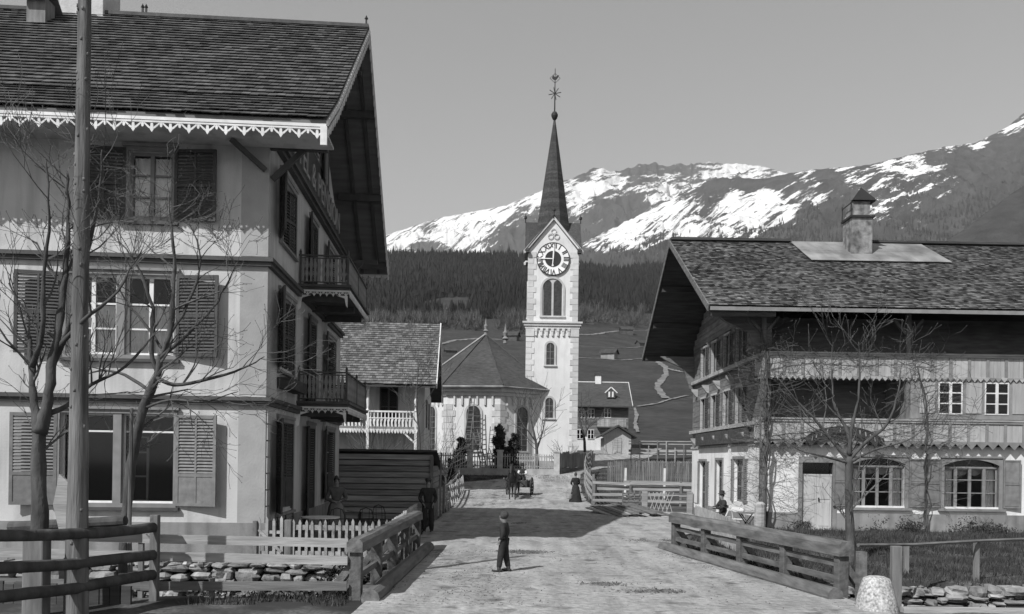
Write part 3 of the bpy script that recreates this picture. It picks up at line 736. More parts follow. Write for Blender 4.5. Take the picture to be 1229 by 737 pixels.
# balconies
def balcony(z, v0=3.55, v1=7.75, u1=1.32):
    b = MB().box(0, u1+.10, v0-.10, v1+.10, z-.02, z+.05); b.box(0, u1+.04, v0-.04, v1+.04, z-.10, z-.021)
    b.box(.0, u1-.05, v0+.05, v1-.05, z-.16, z-.101)
    for v in (v0+.4, 5.65, v1-.4): b.box(0, u1-.1, v-.07, v+.07, z-.34, z-.161)
    B = b.build('balcony', trim_dk, HO)
    r = MB(); h = .82
    for zz in (z+.12, z+h-.05): 
        r.box(.02, u1, v0-.012, v0+.012, zz-.015, zz+.015); r.box(.02, u1, v1-.012, v1+.012, zz-.015, zz+.015); r.box(u1-.012, u1+.012, v0, v1, zz-.015, zz+.015)
    r.box(.0, u1+.03, v0-.03, v0+.03, z+h, z+h+.04); r.box(.0, u1+.03, v1-.03, v1+.03, z+h, z+h+.04); r.box(u1-.03, u1+.03, v0+.031, v1-.031, z+h, z+h+.04)
    for (x, y) in [(u1, v0), (u1, v1), (u1, 5.65), (.05, v0)]: r.beam((x, y, z), (x, y, z+h+.02), .05, .05); r.tube([(x, y, z+h+.03), (x, y, z+h+.12), (x, y, z+h+.2)], [.025, .035, .004], 6)
    r.build('railing', trim_dk, B)
    q = MB()      # flat sawn balusters
    def bal(x, y, ax):
        pr = [(-.035, 0), (.035, 0), (.026, .12), (.050, .22), (.026, .34), (.050, .46), (.026, .58), (.035, .68), (-.035, .68), (-.026, .58), (-.050, .46), (-.026, .34), (-.050, .22), (-.026, .12)]
        q.prism(pr, -.008, .008, (lambda a, b_, t: (x+a, y+t, z+.13+b_*.97)) if ax else (lambda a, b_, t: (x+t, y+a, z+.13+b_*.97)))
    k = int(u1/.105)
    for i in range(1, k): bal(i*u1/k, v0, True); bal(i*u1/k, v1, True)
    k = int((v1-v0)/.105)
    for i in range(1, k): bal(u1, v0+i*(v1-v0)/k, False)
    q.build('balusters', trim_md, B)
    for (L, loc, rz) in ((u1+.04, (0, v0-.06, z-.10), 0), (v1-v0+.1, (u1+.07, v0-.05, z-.10), R(90)), (u1+.04, (0, v1+.04, z-.10), 0)):
        o = fret_mb(L, .16, .15, .025, .05).build('fretwork', trim_wh, B); o.location = loc; o.rotation_euler = (0, 0, rz)
    c = MB()
    for v in (v0-.03, v1+.02):
        c.prism([(0, 0), (.34, 0), (.10, -.08), (.07, -.36), (0, -.42)], v-.015, v+.015, lambda x, y, t: (x, t, z-.24+y))
        c.prism([(u1, 0), (u1-.30, 0), (u1-.08, -.07), (u1-.04, -.26), (u1, -.32)], v-.015, v+.015, lambda x, y, t: (x, t, z-.24+y))
    c.split('corner_bracket', trim_wh, B)
balcony(7.02); balcony(3.86)
# doorstep and flower box
m = MB().box(0.05, 1.15, 4.4, 6.8, 0, .30); m.box(1.15, 1.5, 4.4, 6.8, 0, .15); m.build('doorstep', M('step_stone', .2, var=.2, bump=.3), HO)
m = MB().box(.02, .34, 1.1, 3.1, 4.05, 4.32); m.build('window_box', wood_dk, HO)
# ================================================================ right-hand chalet
CH = thing('chalet', 'wide shingle roofed chalet with whitewashed ground floor, boarded galleries and panelled shutters', 'house', (8.0, 28.0, 0), R(.6))
CU, CV = 16.5, 11.3
DOOR = (1.32, 2.36, .22, 2.45); GW = [(3.02, 4.80, 1.02, 2.62), (6.12, 7.98, 1.02, 2.62), (10.2, 12.0, 1.02, 2.62)]
m = MB(); wall_u(m, 0, CU, 0, 3.05, 0, .3, [DOOR]+GW)
CSD = [(8.3, 9.6, .3, 2.45), (5.4, 6.5, .2, 2.5), (2.3, 3.7, .95, 2.55)]
wall_v(m, .3, CV, 0, 3.05, 0, .3, CSD)
m.box(.3, CU, CV-.3, CV, 0, 3.05); m.box(CU-.3, CU, .3, CV-.3, 0, 3.05)
m.build('wall', M('whitewash', .66, streak=.14, var=.09, scale=1.3, bump=.35, bscale=14, big=.1), CH)
m = MB()
for a, b in ((-.03, DOOR[0]-.1), (DOOR[1]+.1, CU)): m.box(a, b, -.03, 0, 0, .76)
for a, b in ((0, 5.3), (6.6, 8.2), (9.7, CV)): m.box(-.03, 0, a, b, 0, .55)
m.split('plinth', plaster_dk, CH)
# log walls above
logm = M('log_wall', .16, var=.3, scale=2, bump=.35, st=(.8, .8, 5), island=.3)
m = MB(); SW = []
for (z0, z1) in ((3.92, 5.22), (6.22, 7.45)): SW += [(2.6, 3.4, z0, z1), (4.5, 5.3, z0, z1), (6.6, 7.4, z0, z1), (8.6, 9.4, z0, z1)]
z = 3.05; hgt = .24
while z < 10.9:
    zz = z+hgt
    half = (10.95-zz)/3.3*6.2; a, b = max(0, 5.7-half), min(CV, 5.7+half)
    if b-a > .5:
        hs = [(h[0]-.05, h[1]+.05, z-.1, zz+.1) for h in SW if h[2] < zz-.02 and h[3] > z+.02]
        wall_v(m, a, b, z+.006, zz-.006, 0+(.01 if int(z*10) % 2 else 0), .24, [(h[0], h[1], z+.006, zz-.006) for h in hs])
    z = zz
m.box(.26, CU, 1.75, 1.95, 3.05, 7.6); m.box(.26, CU, CV-.24, CV, 3.05, 7.4); m.box(CU-.24, CU, 1.95, CV-.24, 3.05, 7.4)
m.build('log_wall', logm, CH)
m = MB().box(.3, CU-.3, .3, CV-.3, 3.06, 3.2); m.box(.3, CU-.3, 1.95, CV-.3, 5.9, 6.0); m.box(8.9, 9.0, .3, CV-.3, 0, 3.05); m.box(.3, CU-.3, 5, 5.1, 0, 3.05); m.box(.24, CU-.3, 5, 5.1, 3.2, 8); m.build('floor', room, CH)
# ground floor openings
def chalet_win(u0, u1, z0, z1):
    m = MB()
    pts = [(u0-.12, z0-.06), (u0, z0-.06), (u0, z1-.22)]+[(lerp(u0, u1, t/8), z1-.22+.20*math.sin(math.pi*t/8)**.8) for t in range(1, 8)]+[(u1, z1-.22), (u1, z0-.06), (u1+.12, z0-.06), (u1+.12, z1+.10), (u0-.12, z1+.10)]
    # frame as pieces: jambs, head with segmental arch
    m.box(u0-.12, u0, -.04, .12, z0-.06, z1+.08); m.box(u1, u1+.12, -.04, .12, z0-.06, z1+.08)
    N_ = 10
    for i in range(N_):
        a, b = lerp(u0, u1, i/N_), lerp(u0, u1, (i+1)/N_); za, zb = z1-.20+.20*math.sin(math.pi*i/N_)**.8, z1-.20+.20*math.sin(math.pi*(i+1)/N_)**.8
        m.add([(a, -.04, za), (b, -.04, zb), (b, -.04, z1+.08), (a, -.04, z1+.08), (a, .12, za), (b, .12, zb), (b, .12, z1+.08), (a, .12, z1+.08)], [(0,1,2,3), (7,6,5,4), (0,4,5,1), (3,2,6,7)])
    m.box(u0-.16, u1+.16, -.08, -.041, z1+.05, z1+.12)
    m.build('window_surround', trim_md, CH)
    MB().box(u0-.2, u1+.2, -.12, 0, z0-.14, z0-.06).build('window_sill', trim_md, CH)
    zt = z1-.30; w4 = (u1-u0)
    o = window(CH, u0, u1, z0-.05, zt, .12, trim_md, 0, (), fr=.05)
    q = MB()
    for x in (u0+w4*.24, u0+w4*.76): q.box(x-.05, x+.05, .09, .19, z0, zt)
    q.box(u0+w4*.5-.045, u0+w4*.5+.045, .09, .18, z0, zt); q.box(u0, u1, .08, .19, zt-.001, zt+.06)
    for t in (.36, .70):
        for a, b in ((0, .215), (.265, .475), (.525, .735), (.785, 1)): q.box(u0+w4*a, u0+w4*b, .12, .16, lerp(z0, zt, t)-.017, lerp(z0, zt, t)+.017)
    q.build('glazing_bars', trim_md, CH)
    MB().box(u0, u1, .14, .148, zt+.06, z1+.05).build('fanlight_pane', GLASS, CH)
    for a, b in ((.02, .21), (.79, .98)):
        c = curtain_mb(w4*(b-a), zt-z0-.05, 4, .02).build('curtain', curtain, o); c.location = (u0+w4*a, .24, z0)
    vl = MB(); K = 40
    for i in range(K+1):
        x = u0+w4*lerp(.25, .75, i/K); vl.v += [(x, .27, zt-.02), (x, .27, zt-.16-.09*abs(math.sin(i/K*math.pi*2)))]
    for i in range(K): vl.f.append((2*i, 2*i+2, 2*i+3, 2*i+1))
    vl.build('valance', M('net_valance', .30, var=.2, bump=0), o)
for g_ in GW: chalet_win(*g_)
ps = panel_shutter_mb(.55, 1.62)
P0_ = ps.build('shutter', shut_md, CH); P0_.location = (4.93, -.05, 1.0); P0_.rotation_euler = (0, 0, R(-7))
for (u, fl) in ((2.89, True), (5.99, True), (8.11, False), (10.07, True), (12.13, False)):
    o = P0_.copy(); COL.objects.link(o); o.location = (u, -.05, 1.0); o.rotation_euler = (0, 0, R(7 if fl else -7)); o.scale = (-1 if fl else 1, 1, 1)
m = MB(); u0, u1, z0, z1 = DOOR
m.box(u0-.12, u0, -.05, .2, 0, z1+.2); m.box(u1, u1+.12, -.05, .2, 0, z1+.2); m.box(u0, u1, -.05, .2, z1, z1+.2); m.build('door_frame', trim_md, CH)
m = MB(); um = (u0+u1)/2
for a, b in ((u0+.01, um-.005), (um+.005, u1-.01)):
    m.box(a, b, .06, .10, z0, z1-.45); m.box(a+.07, b-.07, .045, .059, z0+.1, z0+.9); m.box(a+.07, b-.07, .045, .059, z0+1.0, z1-.52)
m.box(u0, u1, .05, .11, z1-.449, z1-.39)
D_ = m.build('door', M('pale_door', .42, var=.12, scale=3, bump=.2, st=(4, 4, .5)), CH); MB().box(um+.05, um+.08, .0, .045, 1.15, 1.27).build('handle', iron, D_)
MB().box(u0, u1, .08, .088, z1-.39, z1).build('fanlight_pane', GLASS, CH)
MB().box(u0-.15, u1+.15, -.5, -.031, 0, .2).build('doorstep', M('step_stone', .2), CH)
# side openings
for i, (v0, v1, z0, z1) in enumerate(CSD):
    mt = trim_md
    fr = MB(); fr.box(-.05, .02, v0-.1, v0, z0, z1+.1); fr.box(-.05, .02, v1, v1+.1, z0, z1+.1); fr.box(-.05, .02, v0, v1, z1, z1+.1); fr.build('window_surround', mt, CH)
    o = window(CH, 0, v1-v0, z0, z1, 0, mt, 1, (.36, .7)); o.location = (.12, v1, 0); o.rotation_euler = (0, 0, R(-90))
    if i != 1:
        for (vv, ang, fl) in ((v0-.1, 8, False), (v1+.1, -8, True)):
            s = add_sh(.55, z1-z0, 0, 0, z0, 0, shut_md, fl, CH); s.location = (-.06, vv, z0); s.rotation_euler = (0, 0, R(-90)+R(ang*(1 if not fl else 1)))
for (v0, v1, z0, z1) in SW:
    fr = MB(); fr.box(-.06, .05, v0-.1, v0, z0-.08, z1+.08); fr.box(-.06, .05, v1, v1+.1, z0-.08, z1+.08); fr.box(-.06, .05, v0, v1, z1, z1+.08); fr.build('window_surround', wood_lt, CH)
    o = window(CH, 0, v1-v0, z0, z1, 0, trim_md, 1, (.36, .7)); o.location = (.1, v1, 0); o.rotation_euler = (0, 0, R(-90))
    for (vv, ang, fl) in ((v0-.08, 10, False), (v1+.08, -10, True)):
        s = add_sh(.5, z1-z0, 0, 0, z0, 0, shut_dk, fl, CH); s.location = (-.07, vv, z0); s.rotation_euler = (0, 0, R(-90)+R(ang))
m = MB()
for (za, zb, d) in ((3.02, 3.12, .05), (3.72, 3.86, .14), (6.0, 6.14, .14)): m.box(-d, 0, -.02, CV+.1, za, zb)
for v in (1.7, 4.0, 6.1, 8.1, 10.3):
    for z in (3.5, 5.75): m.prism([(0, 0), (-.30, 0), (-.26, -.12), (-.08, -.34), (0, -.36)], v-.07, v+.07, lambda x, y, t: (x, t, z+y))
m.split('wall_band', wood_lt, CH)
m = MB().box(-.22, -.02, 1.6, 3.9, 3.14, 3.66); m.box(-.22, -.02, 4.4, 9.6, 3.14, 3.66); m.split('window_box', wood_dk, CH)
# galleries along the front
def gallery(z0, z1, name, zig, u0=-.12):
    b = MB(); x = u0+.02
    while x < CU-.1:
        w_ = .215; b.box(x, min(x+w_-.008, CU), -.90, -.875, z0+.0, z1-.06); x += w_
    B = b.build('gallery_boarding', wood_vl, CH); B.location = (0, .68, .06)
    c = MB(); x = u0+.10
    while x < CU-.1: c.box(x-.045, x+.045, -.93, -.901, z0, z1-.1); x += .62
    c.split('cover_strip', trim_md, B)
    t = MB().box(u0-.03, CU, -.97, -.84, z1-.06, z1+.0); t.box(u0-.02, CU, -.945, -.871, z1-.13, z1-.061); t.build('handrail', wood_lt, B)
    s = MB(); x = u0
    while x < CU-.2:
        u_ = .36 if zig else .2; hh = .17 if zig else .06
        s.prism([(0, 0), (u_, 0), (u_, .25), (u_/2, 1), (0, .25)], -.935, -.90, lambda a, b_, t_: (x+a, t_, z0+.10-b_*(hh+.10))); x += u_
    s.build('valance_board', wood_lt if not zig else trim_md, B)
    f = MB().box(u0, CU, -.86, .99, z0+.05, z0+.13); f.build('gallery_floor', wood_md, B)
    e = MB()
    for i in range(4): e.box(u0, u0+.025, -.86+i*.22, -.66+i*.22, z0, z1-.06)
    e.build('end_boarding', wood_vl, B)
gallery(3.05, 3.88, 'g', True); gallery(5.20, 6.08, 'g', False)
# enclosed part of the lower gallery: board panels and small-paned windows
m = MB(); wins = [(5.37, 6.18), (6.93, 7.74), (10.2, 11.0)]
wall_u(m, 4.45, CU, 3.90, 5.19, -.88, -.80, [(a, b, 4.06, 5.14) for a, b in wins]); m.box(4.45, 4.53, -.8, 1.0, 3.9, 5.3)
m.build('gallery_wall', M('gallery_paint', .22, var=.2, scale=3, bump=.2), CH).location = (.42, .68, .06)
for (a, b) in wins: window(CH, a, b, 4.06, 5.14, -.90, trim_wh, 1, (.34, .67), fr=.04).location = (.42, .68, .06)
m = MB()
for (a, b) in ((4.75, 5.25), (6.30, 6.82), (7.86, 8.4), (8.6, 9.2), (9.4, 10.05)): m.box(a, b, -.905, -.88, 4.10, 5.12)
for o in m.split('board_panel', wood_vl, CH): o.location = (.42, .68, .06)
m = MB()
for u in (-.06, 4.80, 9.7, CU-.1): m.box(u-.075, u+.075, -.84, -.70, 0.0 if u < 0 else 3.1, 7.45)
for o in m.split('gallery_post', wood_v, CH): o.location.y = .68
m = MB()
for u in (-.06, 4.80, 9.7): m.beam((u, -.77, 6.7), (u+.5, -.77, 7.3), .09, .09); m.beam((u, -.77, 6.7), (u-.5, -.77, 7.3), .09, .09)
for o in m.split('brace', wood_md, CH): o.location.y = .68
# roof
ce, cr = (-1.28, 7.42), (5.8, 11.32); cf = (12.75, 7.45); cu0 = -2.15
m = MB(); slab(m, cu0, CU+1.5, [ce, cr], .14); slab(m, cu0, CU+1.5, [cr, cf], .14)
CR = m.build('roof', wood_dk, CH)
onmetal = lambda u, s: 2.7-(-0) < u+cu0 < 8.0 and s > 5.35
slope_tiles(cu0-.03, CU+1.5, [ce, cr], .15, .17, .016, shingle, CR, 'roof_shingles', lift=.04, ragged=.05)
m = MB(); slab(m, cu0-.02, CU+1.5, [(p[0], p[1]+.05) for p in (cr, cf)], .04); m.build('roof_shingles', shingle, CR)
D = Vector((0, cr[0]-ce[0], cr[1]-ce[1])).normalized(); N_ = Vector((1, 0, 0)).cross(D); P = Vector((0, ce[0], ce[1]))
m = MB()
for (a, b) in ((2.70, 4.05), (4.05, 5.40), (5.40, 6.70), (6.70, 8.0)):
    for (s0, s1) in ((5.25, 6.7), (6.7, 8.12)):
        h0 = .115 if s0 < 6 else .10
        q = [P+Vector((a+.004, 0, 0))+D*s0+N_*h0, P+Vector((b-.004, 0, 0))+D*s0+N_*h0, P+Vector((b-.004, 0, 0))+D*s1+N_*(h0-.02), P+Vector((a+.004, 0, 0))+D*s1+N_*(h0-.02)]
        m.add([*q, *[p_+N_*.02 for p_ in q]], [(0,3,2,1), (4,5,6,7), (0,1,5,4), (1,2,6,5), (2,3,7,6), (3,0,4,7)])
m.split('sheet_metal', metal_lt, CR)
m = MB()
for (a, b) in ((cu0, 2.7), (5.9, CU+1.5)):
    x = a
    while x < b: 
        e_ = min(b, x+random.uniform(1.2, 2.6)); m.box(x, e_, cr[0]-.16, cr[0]+.16, cr[1]+.07+random.uniform(-.01, .02), cr[1]+.17); x = e_
m.build('ridge_board', wood_dk, CR)
m = MB()
for p, q in ((ce, cr), (cr, cf)): m.beam((cu0-.05, p[0], p[1]-.06), (cu0-.05, q[0], q[1]-.06), .04, .22, up=(0, -(q[1]-p[1]), q[0]-p[0]))
m.build('verge_board', wood_md, CH)
m = MB()
for v in (-1.1, 1.3, 3.6, 5.8, 8.0, 10.2, 12.4):
    z = 11.32-abs(v-5.8)*.551-.27; m.box(cu0+.05, .0, v-.1, v+.1, z-.12, z+.12)
m.split('purlin', wood_dk, CH)
m = MB().box(cu0, CU+1.5, ce[0]-.05, ce[0]-.01, ce[1]-.14, ce[1]-.02); m.build('gutter', trim_md, CH)
m = MB()
for v in (.1, 11.2): m.prism([(0, 0), (-1.6, 0), (-1.3, -.2), (-.5, -.55), (-.2, -1.5), (0, -1.6)], v-.1, v+.1, lambda x, y, t: (x, t, 7.35+y))
m.split('bracket', wood_md, CH)
# curved board lining under the gable corner
m = MB()
for i in range(7):
    v = .3+i*.36; m.box(-.05, 0, v, v+.34, 7.5+.5*(i/6)**2, 8.0+.5*i*.36)
m.split('gable_lining', wood_md, CH)
# chimney
m = MB().box(4.55, 5.35, 4.15, 5.0, 9.6, 11.95); 
m.box(4.62, 5.28, 4.22, 4.93, 12.03, 12.6)
CHM = m.build('chimney', M('chimney_masonry', .19, var=.6, scale=4, bump=1, streak=.4, island=.15), CR)
m = MB().box(4.48, 5.42, 4.08, 5.07, 11.95, 12.03); m.add([(4.55, 4.1, 12.62), (5.5, 4.1, 12.62), (5.5, 5.05, 12.62), (4.7, 5.05, 12.62), (5.05, 4.55, 13.25)], [(0,1,4), (1,2,4), (2,3,4), (3,0,4), (3,2,1,0)])
for (x, y) in ((4.5, 4.1), (4.5, 5.0)): m.beam((x, y, 12.03), (x, y, 12.6), .03, .03)
m.beam((4.5, 4.1, 12.5), (4.5, 5.0, 12.5), .03, .03); m.build('chimney_cap', iron, CHM)
# arched sign board over the entrance
m = MB(); pts = []
for i in range(17):
    t = math.pi*(.10+.80*i/16); pts.append((-1.35*math.cos(t), .62*math.sin(t)))
pts += [(-1.12*math.cos(math.pi*(.9-.80*i/16)), .62*math.sin(math.pi*(.9-.80*i/16))-.26) for i in range(17)]
SG = thing('arched_sign', 'dark arched signboard hung on the lower gallery above the pale door', 'sign', (10.55, 27.62, 3.05), R(.6))
m.prism(pts, 0, .05, lambda x, y, t: (x, t, y)).build('board', M('sign_board_paint', .045), SG)
mk = MB()     # the lettering is too worn to read: only upright strokes are left
for i in range(12):
    t = math.pi*(.18+.64*i/11)
    if i in (4, 7): continue
    c = Vector((-1.23*math.cos(t), 0, .62*math.sin(t)-.13)); mk.beam(c+Vector((-.02*math.cos(t), -.012, -.08)), c+Vector((.02*math.cos(t), -.012, .07)), .035, .01)
mk.build('worn_lettering', sgn, SG)
m = MB()
for s in (-1, 1):
    P_ = [(s*(1.22+.16*math.cos(k*.7)*(1-k*.09)), .0, .0+.16*math.sin(k*.7)*(1-k*.09)) for k in range(10)]
    m.tube([(x, .03, z+.1) for x, y, z in P_], .03, 6)
m.split('scroll', iron, SG)
# ================================================================ arched openings
def arch_pts(w, h, n=10, cx=0, z0=0):
    r = w/2; return [(cx-r, z0), (cx+r, z0)]+[(cx+r*math.cos(math.pi*i/n), z0+h-r+r*math.sin(math.pi*i/n)) for i in range(n+1)]
def arch_window(parent, loc, rz, w, h, fr=.14, bars=True, double=False):
    """stone surround > dark leaded glass; faces local -y"""
    m = MB(); n = 12
    o = arch_pts(w+2*fr, h+fr, n); i_ = arch_pts(w, h, n)
    k = len(o)
    for t in (-.09, .10): m.v += [(x, t, z) for x, z in o]+[(x, t, z) for x, z in i_]
    for a in range(1, k):
        b = (a+1) % k
        m.f += [(a, b, k+b, k+a), (2*k+b, 2*k+a, 3*k+a, 3*k+b), (a, 2*k+a, 2*k+b, b), (k+a, k+b, 3*k+b, 3*k+a)]
    m.box(-w/2-fr-.05, w/2+fr+.05, -.13, .06, -.12, -.002)
    f = m.build('window', quoinm, parent); f.location = loc; f.rotation_euler = (0, 0, rz)
    g = MB()
    if double:
        for s in (-1, 1): g.prism(arch_pts(w/2-.17, h-.12, 10, s*w/4, .0), -.03, -.012, lambda x, y, t: (x, t, y))
        q = MB().box(-.08, .08, -.07, .0, 0, h-w/4)
        q.prism([(-w/2, h-w/4), (-w/2, h-w/2), (-w/4-.04, h-.04-.06), (0, h-w/3.2), (w/4+.04, h-.10), (w/2, h-w/2), (w/2, h-w/4), (w/4, h), (-w/4, h)], -.010, -.002, lambda x, y, t: (x, t, y))
        q.build('mullion', quoinm, f)
    else: g.prism(i_, -.03, -.012, lambda x, y, t: (x, t, y))
    g.build('leaded_glass', M('leaded_glass', .035, rough=.25, var=.5, scale=6, bump=.1, spec=.5), f)
    if bars:
        q = MB(); 
        for x in ((0,) if not double else ()): q.box(x-.018, x+.018, -.046, -.031, 0, h-.02-(w*.1 if double else 0))
        nb = max(3, int(h/.45))
        for j in (range(1, nb) if not double else ()): q.box(-w/2+.01, w/2-.01, -.043, -.033, j*h/nb*.9-.012, j*h/nb*.9+.012)
        q.build('glazing_bars', trim_md, f) if q.v else None
    return f
def quoins(m, x, y, z0, z1, sx, sy, a=.55, b=.34, hgt=.42, t=.04):
    """alternating corner blocks at (x,y); sx,sy point outwards from the two faces"""
    z = z0; k = 0
    while z < z1-.1:
        L1, L2 = (a, b) if k % 2 else (b, a); e = min(z+hgt-.025, z1)
        xa, xb = sorted((x+sx*t, x-sx*L1)); ya, yb = sorted((y+sy*t, y-sy*L2)); m.box(xa, xb, ya, yb, z, e); z += hgt; k += 1
# ================================================================ the church
quoinc = M('church_quoin', .48, var=.08, scale=3, bump=.2, island=.08)
CHU = thing('church', 'white church with quoined corners, polygonal choir and tall clock tower with slate spire', 'church', (0, 0, 0))
TX0, TX1, TY0, TY1 = -.02, 4.08, 66.0, 70.1; TC = (TX0+TX1)/2; TYC = (TY0+TY1)/2
m = MB().box(TX0, TX1, TY0, TY1, .6, 13.0); m.box(TX0+.08, TX1-.08, TY0+.08, TY1-.08, 13.3, 19.0)
for ang in range(4):
    rot = Matrix.Rotation(R(90*ang), 3, 'Z')
    def fn(x, y, t): 
        p = rot @ Vector((x, t, y)); return (TC+p.x, TYC+p.y, p.z)
    m.prism([(-1.97, 19.0), (1.97, 19.0), (0, 21.45)], -1.96, -1.66, fn)
TW = m.build('tower', plaster_ch, CHU)
m = MB()
for x, sx in ((TX0, -1), (TX1, 1)):
    for y, sy in ((TY0, -1), (TY1, 1)):
        quoins(m, x, y, 1.2, 12.3, sx, sy, .62, .42, .46); quoins(m, x-sx*.08, y-sy*.08, 13.4, 18.9, sx, sy, .62, .42, .46)
m.build('quoins', quoinc, TW)
m = MB().box(TX0-.12, TX1+.12, TY0-.12, TY1+.12, .6, 2.35); m.build('plinth', M('plinth_stone', .30, var=.15, scale=2), TW)
m = MB().box(TX0-.22, TX1+.22, TY0-.22, TY1+.22, 13.02, 13.22); m.box(TX0-.32, TX1+.32, TY0-.32, TY1+.32, 13.221, 13.36); m.box(TX0-.12, TX1+.12, TY0-.12, TY1+.12, 12.82, 13.019)
n_ = 7
for i in range(n_):
    x = lerp(TX0+.75, TX1-.75, i/(n_-1)); m.box(x-.07, x+.07, TY0-.14, TY0, 12.25, 12.819); m.box(x-.11, x+.11, TY0-.16, TY0, 12.6, 12.818)
for x0, x1 in ((TX0-.06, TX0+.62), (TX1-.62, TX1+.06)): m.box(x0, x1, TY0-.1, TY0, 12.2, 12.81)
m.build('cornice', quoinc, TW)
arch_window(TW, (TC-.14, TY0, 9.95), 0, .62, 1.75, .16); arch_window(TW, (TC-.17, TY0, 5.75), 0, .62, 1.60, .16)
arch_window(TW, (TC-.02, TY0+.08, 13.85), 0, 1.62, 2.95, .16, double=True)
for a, (x, y) in ((90, (TX1-.08, TYC)), (-90, (TX0+.08, TYC)), (180, (TC, TY1-.08))): arch_window(TW, (x, y, 13.85), R(a), 1.62, 2.95, .16, double=True)
# raking cornices of the four gables, small roofs
m = MB(); m2_ = MB(); rf = MB(); mF = m
for ang in range(4):
    m = m2_ if ang % 2 else mF
    rot = Matrix.Rotation(R(90*ang), 3, 'Z'); T = lambda x, y, z: tuple(rot @ Vector((x, y, z))+Vector((TC, TYC, 0)))
    for s in (-1, 1):
        m.beam(T(s*2.30, -2.07, 18.88), T(0, -2.07, 21.62), .24, .2, up=T(s, 0, 1)-Vector(T(0, 0, 0)) if False else (0, 0, 1))
        m.box(*sorted((T(s*2.35, 0, 0)[0], T(s*1.9, 0, 0)[0])) if ang % 2 == 0 else sorted((T(0, -2.18, 0)[0], T(0, -1.9, 0)[0])), *(sorted((T(0, -2.18, 0)[1], T(0, -1.9, 0)[1])) if ang % 2 == 0 else sorted((T(s*2.35, 0, 0)[1], T(s*1.9, 0, 0)[1]))), 18.78, 19.0)
        pts = [T(s*2.25, -2.26, 18.93), T(0, -2.26, 21.78), T(0, -.1, 21.78), T(s*2.25, -.1 if False else -2.26+.001, 18.93), T(s*2.2, -2.2, 18.95)]
        # roof slope from the gable back to the tower's middle
        A, B_, C_, D_ = Vector(T(s*2.28, -2.24, 18.98)), Vector(T(0, -2.24, 21.80)), Vector(T(0, 0, 21.80)), Vector(T(s*2.28, -2.2, 18.98))
        rf.add([A, B_, C_, A-Vector((0, 0, .06)), B_-Vector((0, 0, .06)), C_-Vector((0, 0, .06))], [(0,1,2), (5,4,3), (0,3,4,1), (1,4,5,2), (2,5,3,0)])
mF.build('gable_cornice', quoinc, TW); m2_.split('gable_cornice', slate, TW)
rf.build('gable_roof', slate, TW)
# spire: octagonal, in slate courses
m = MB(); prof = [(19.6, 1.95), (20.3, 1.62), (21.2, 1.42), (30.25, .06)]; rows = 60
zs = [lerp(19.6, 30.25, (i/rows)) for i in range(rows+1)]
for i in range(rows):
    za, zb = zs[i], zs[i+1]; ra, rb = interp(za, prof)+.018, interp(zb, prof)-.004
    m.tube([(TC, TYC, za), (TC, TYC, zb+.02)], [ra, rb], 8, cap=False)
m.v = [(TC+(x-TC)*math.cos(R(22.5))-(y-TYC)*math.sin(R(22.5)), TYC+(x-TC)*math.sin(R(22.5))+(y-TYC)*math.cos(R(22.5)), z) for x, y, z in m.v]
SP = m.build('spire', slate, TW)
m = MB(); m.lathe((TC, TYC, 30.2), [(0, .05), (.0, .12), (.12, .2), (.3, .27), (.46, .27), (.62, .18), (.7, .05)], 12); m.tube([(TC, TYC, 30.8), (TC, TYC, 34.4)], [.06, .025], 6)
for k in range(4):
    a = math.pi*k/4+.2; d = Vector((math.cos(a), 0, math.sin(a)))*.52; c = Vector((TC, TYC, 32.35)); m.beam(c-d, c+d, .05, .05)
for s in (-1, 1): m.beam((TC-.0, TYC, 34.0), (TC+s*.42, TYC, 33.6), .03, .03); m.beam((TC, TYC, 33.2), (TC+s*.42, TYC, 33.6), .03, .03)
m.prism([(-.26, 33.62), (-.12, 33.48), (.1, 33.48), (.2, 33.6), (.32, 33.85), (.14, 33.8), (.04, 33.68), (-.08, 33.72), (-.14, 33.86), (-.2, 33.74)], -.03, .03, lambda x, y, t: (TC+x, TYC+t, y))
m.build('weather_vane', iron, SP)
m = MB()
for (x, y, z) in ((TC, TY0-.2, 21.75), (TX0-.2, TYC, 21.75), (TX1+.2, TYC, 21.75), (TC, TY1+.2, 21.75)): m.lathe((x, y, z), [(0, .05), (.3, .04), (.35, .12), (.5, .12), (.6, .03), (.8, .01)], 8)
m.build('finials', iron, TW)
# clock
ck = MB(); ck.tube([(TC-.02, TY0-.06, 18.34), (TC-.02, TY0+.08, 18.34)], [1.29, 1.29], 48)
CK = ck.build('clock', M('clock_white', .72, var=.05, bump=0), TW)
m = MB(); m.tube([(TC-.02, TY0-.075, 18.34), (TC-.02, TY0-.061, 18.34)], [.64, .64], 40); 
K = 48; o_ = len(m.v)
for i in range(K):
    a = 2*math.pi*i/K
    for r_, y_ in ((1.31, .05), (1.31, -.08), (1.25, -.08), (1.25, -.05)): m.v.append((TC-.02+r_*math.cos(a), TY0+y_, 18.34+r_*math.sin(a)))
for i in range(K):
    for q in range(3): a, b = o_+i*4+q, o_+((i+1) % K)*4+q; m.f.append((a, b, b+1, a+1))
m.build('dial', iron, CK)
for i, s in enumerate(['XII', 'I', 'II', 'III', 'IIII', 'V', 'VI', 'VII', 'VIII', 'IX', 'X', 'XI']):
    a = -2*math.pi*i/12; t = text_mesh(s, .62, iron, CK, 'numeral', .01, sx=.8 if len(s) < 4 else .6, bold=.012)
    t.location = (TC-.02-math.sin(a)*.72, TY0-.075, 18.34+math.cos(a)*.72); t.rotation_euler = (R(90), -a, 0)
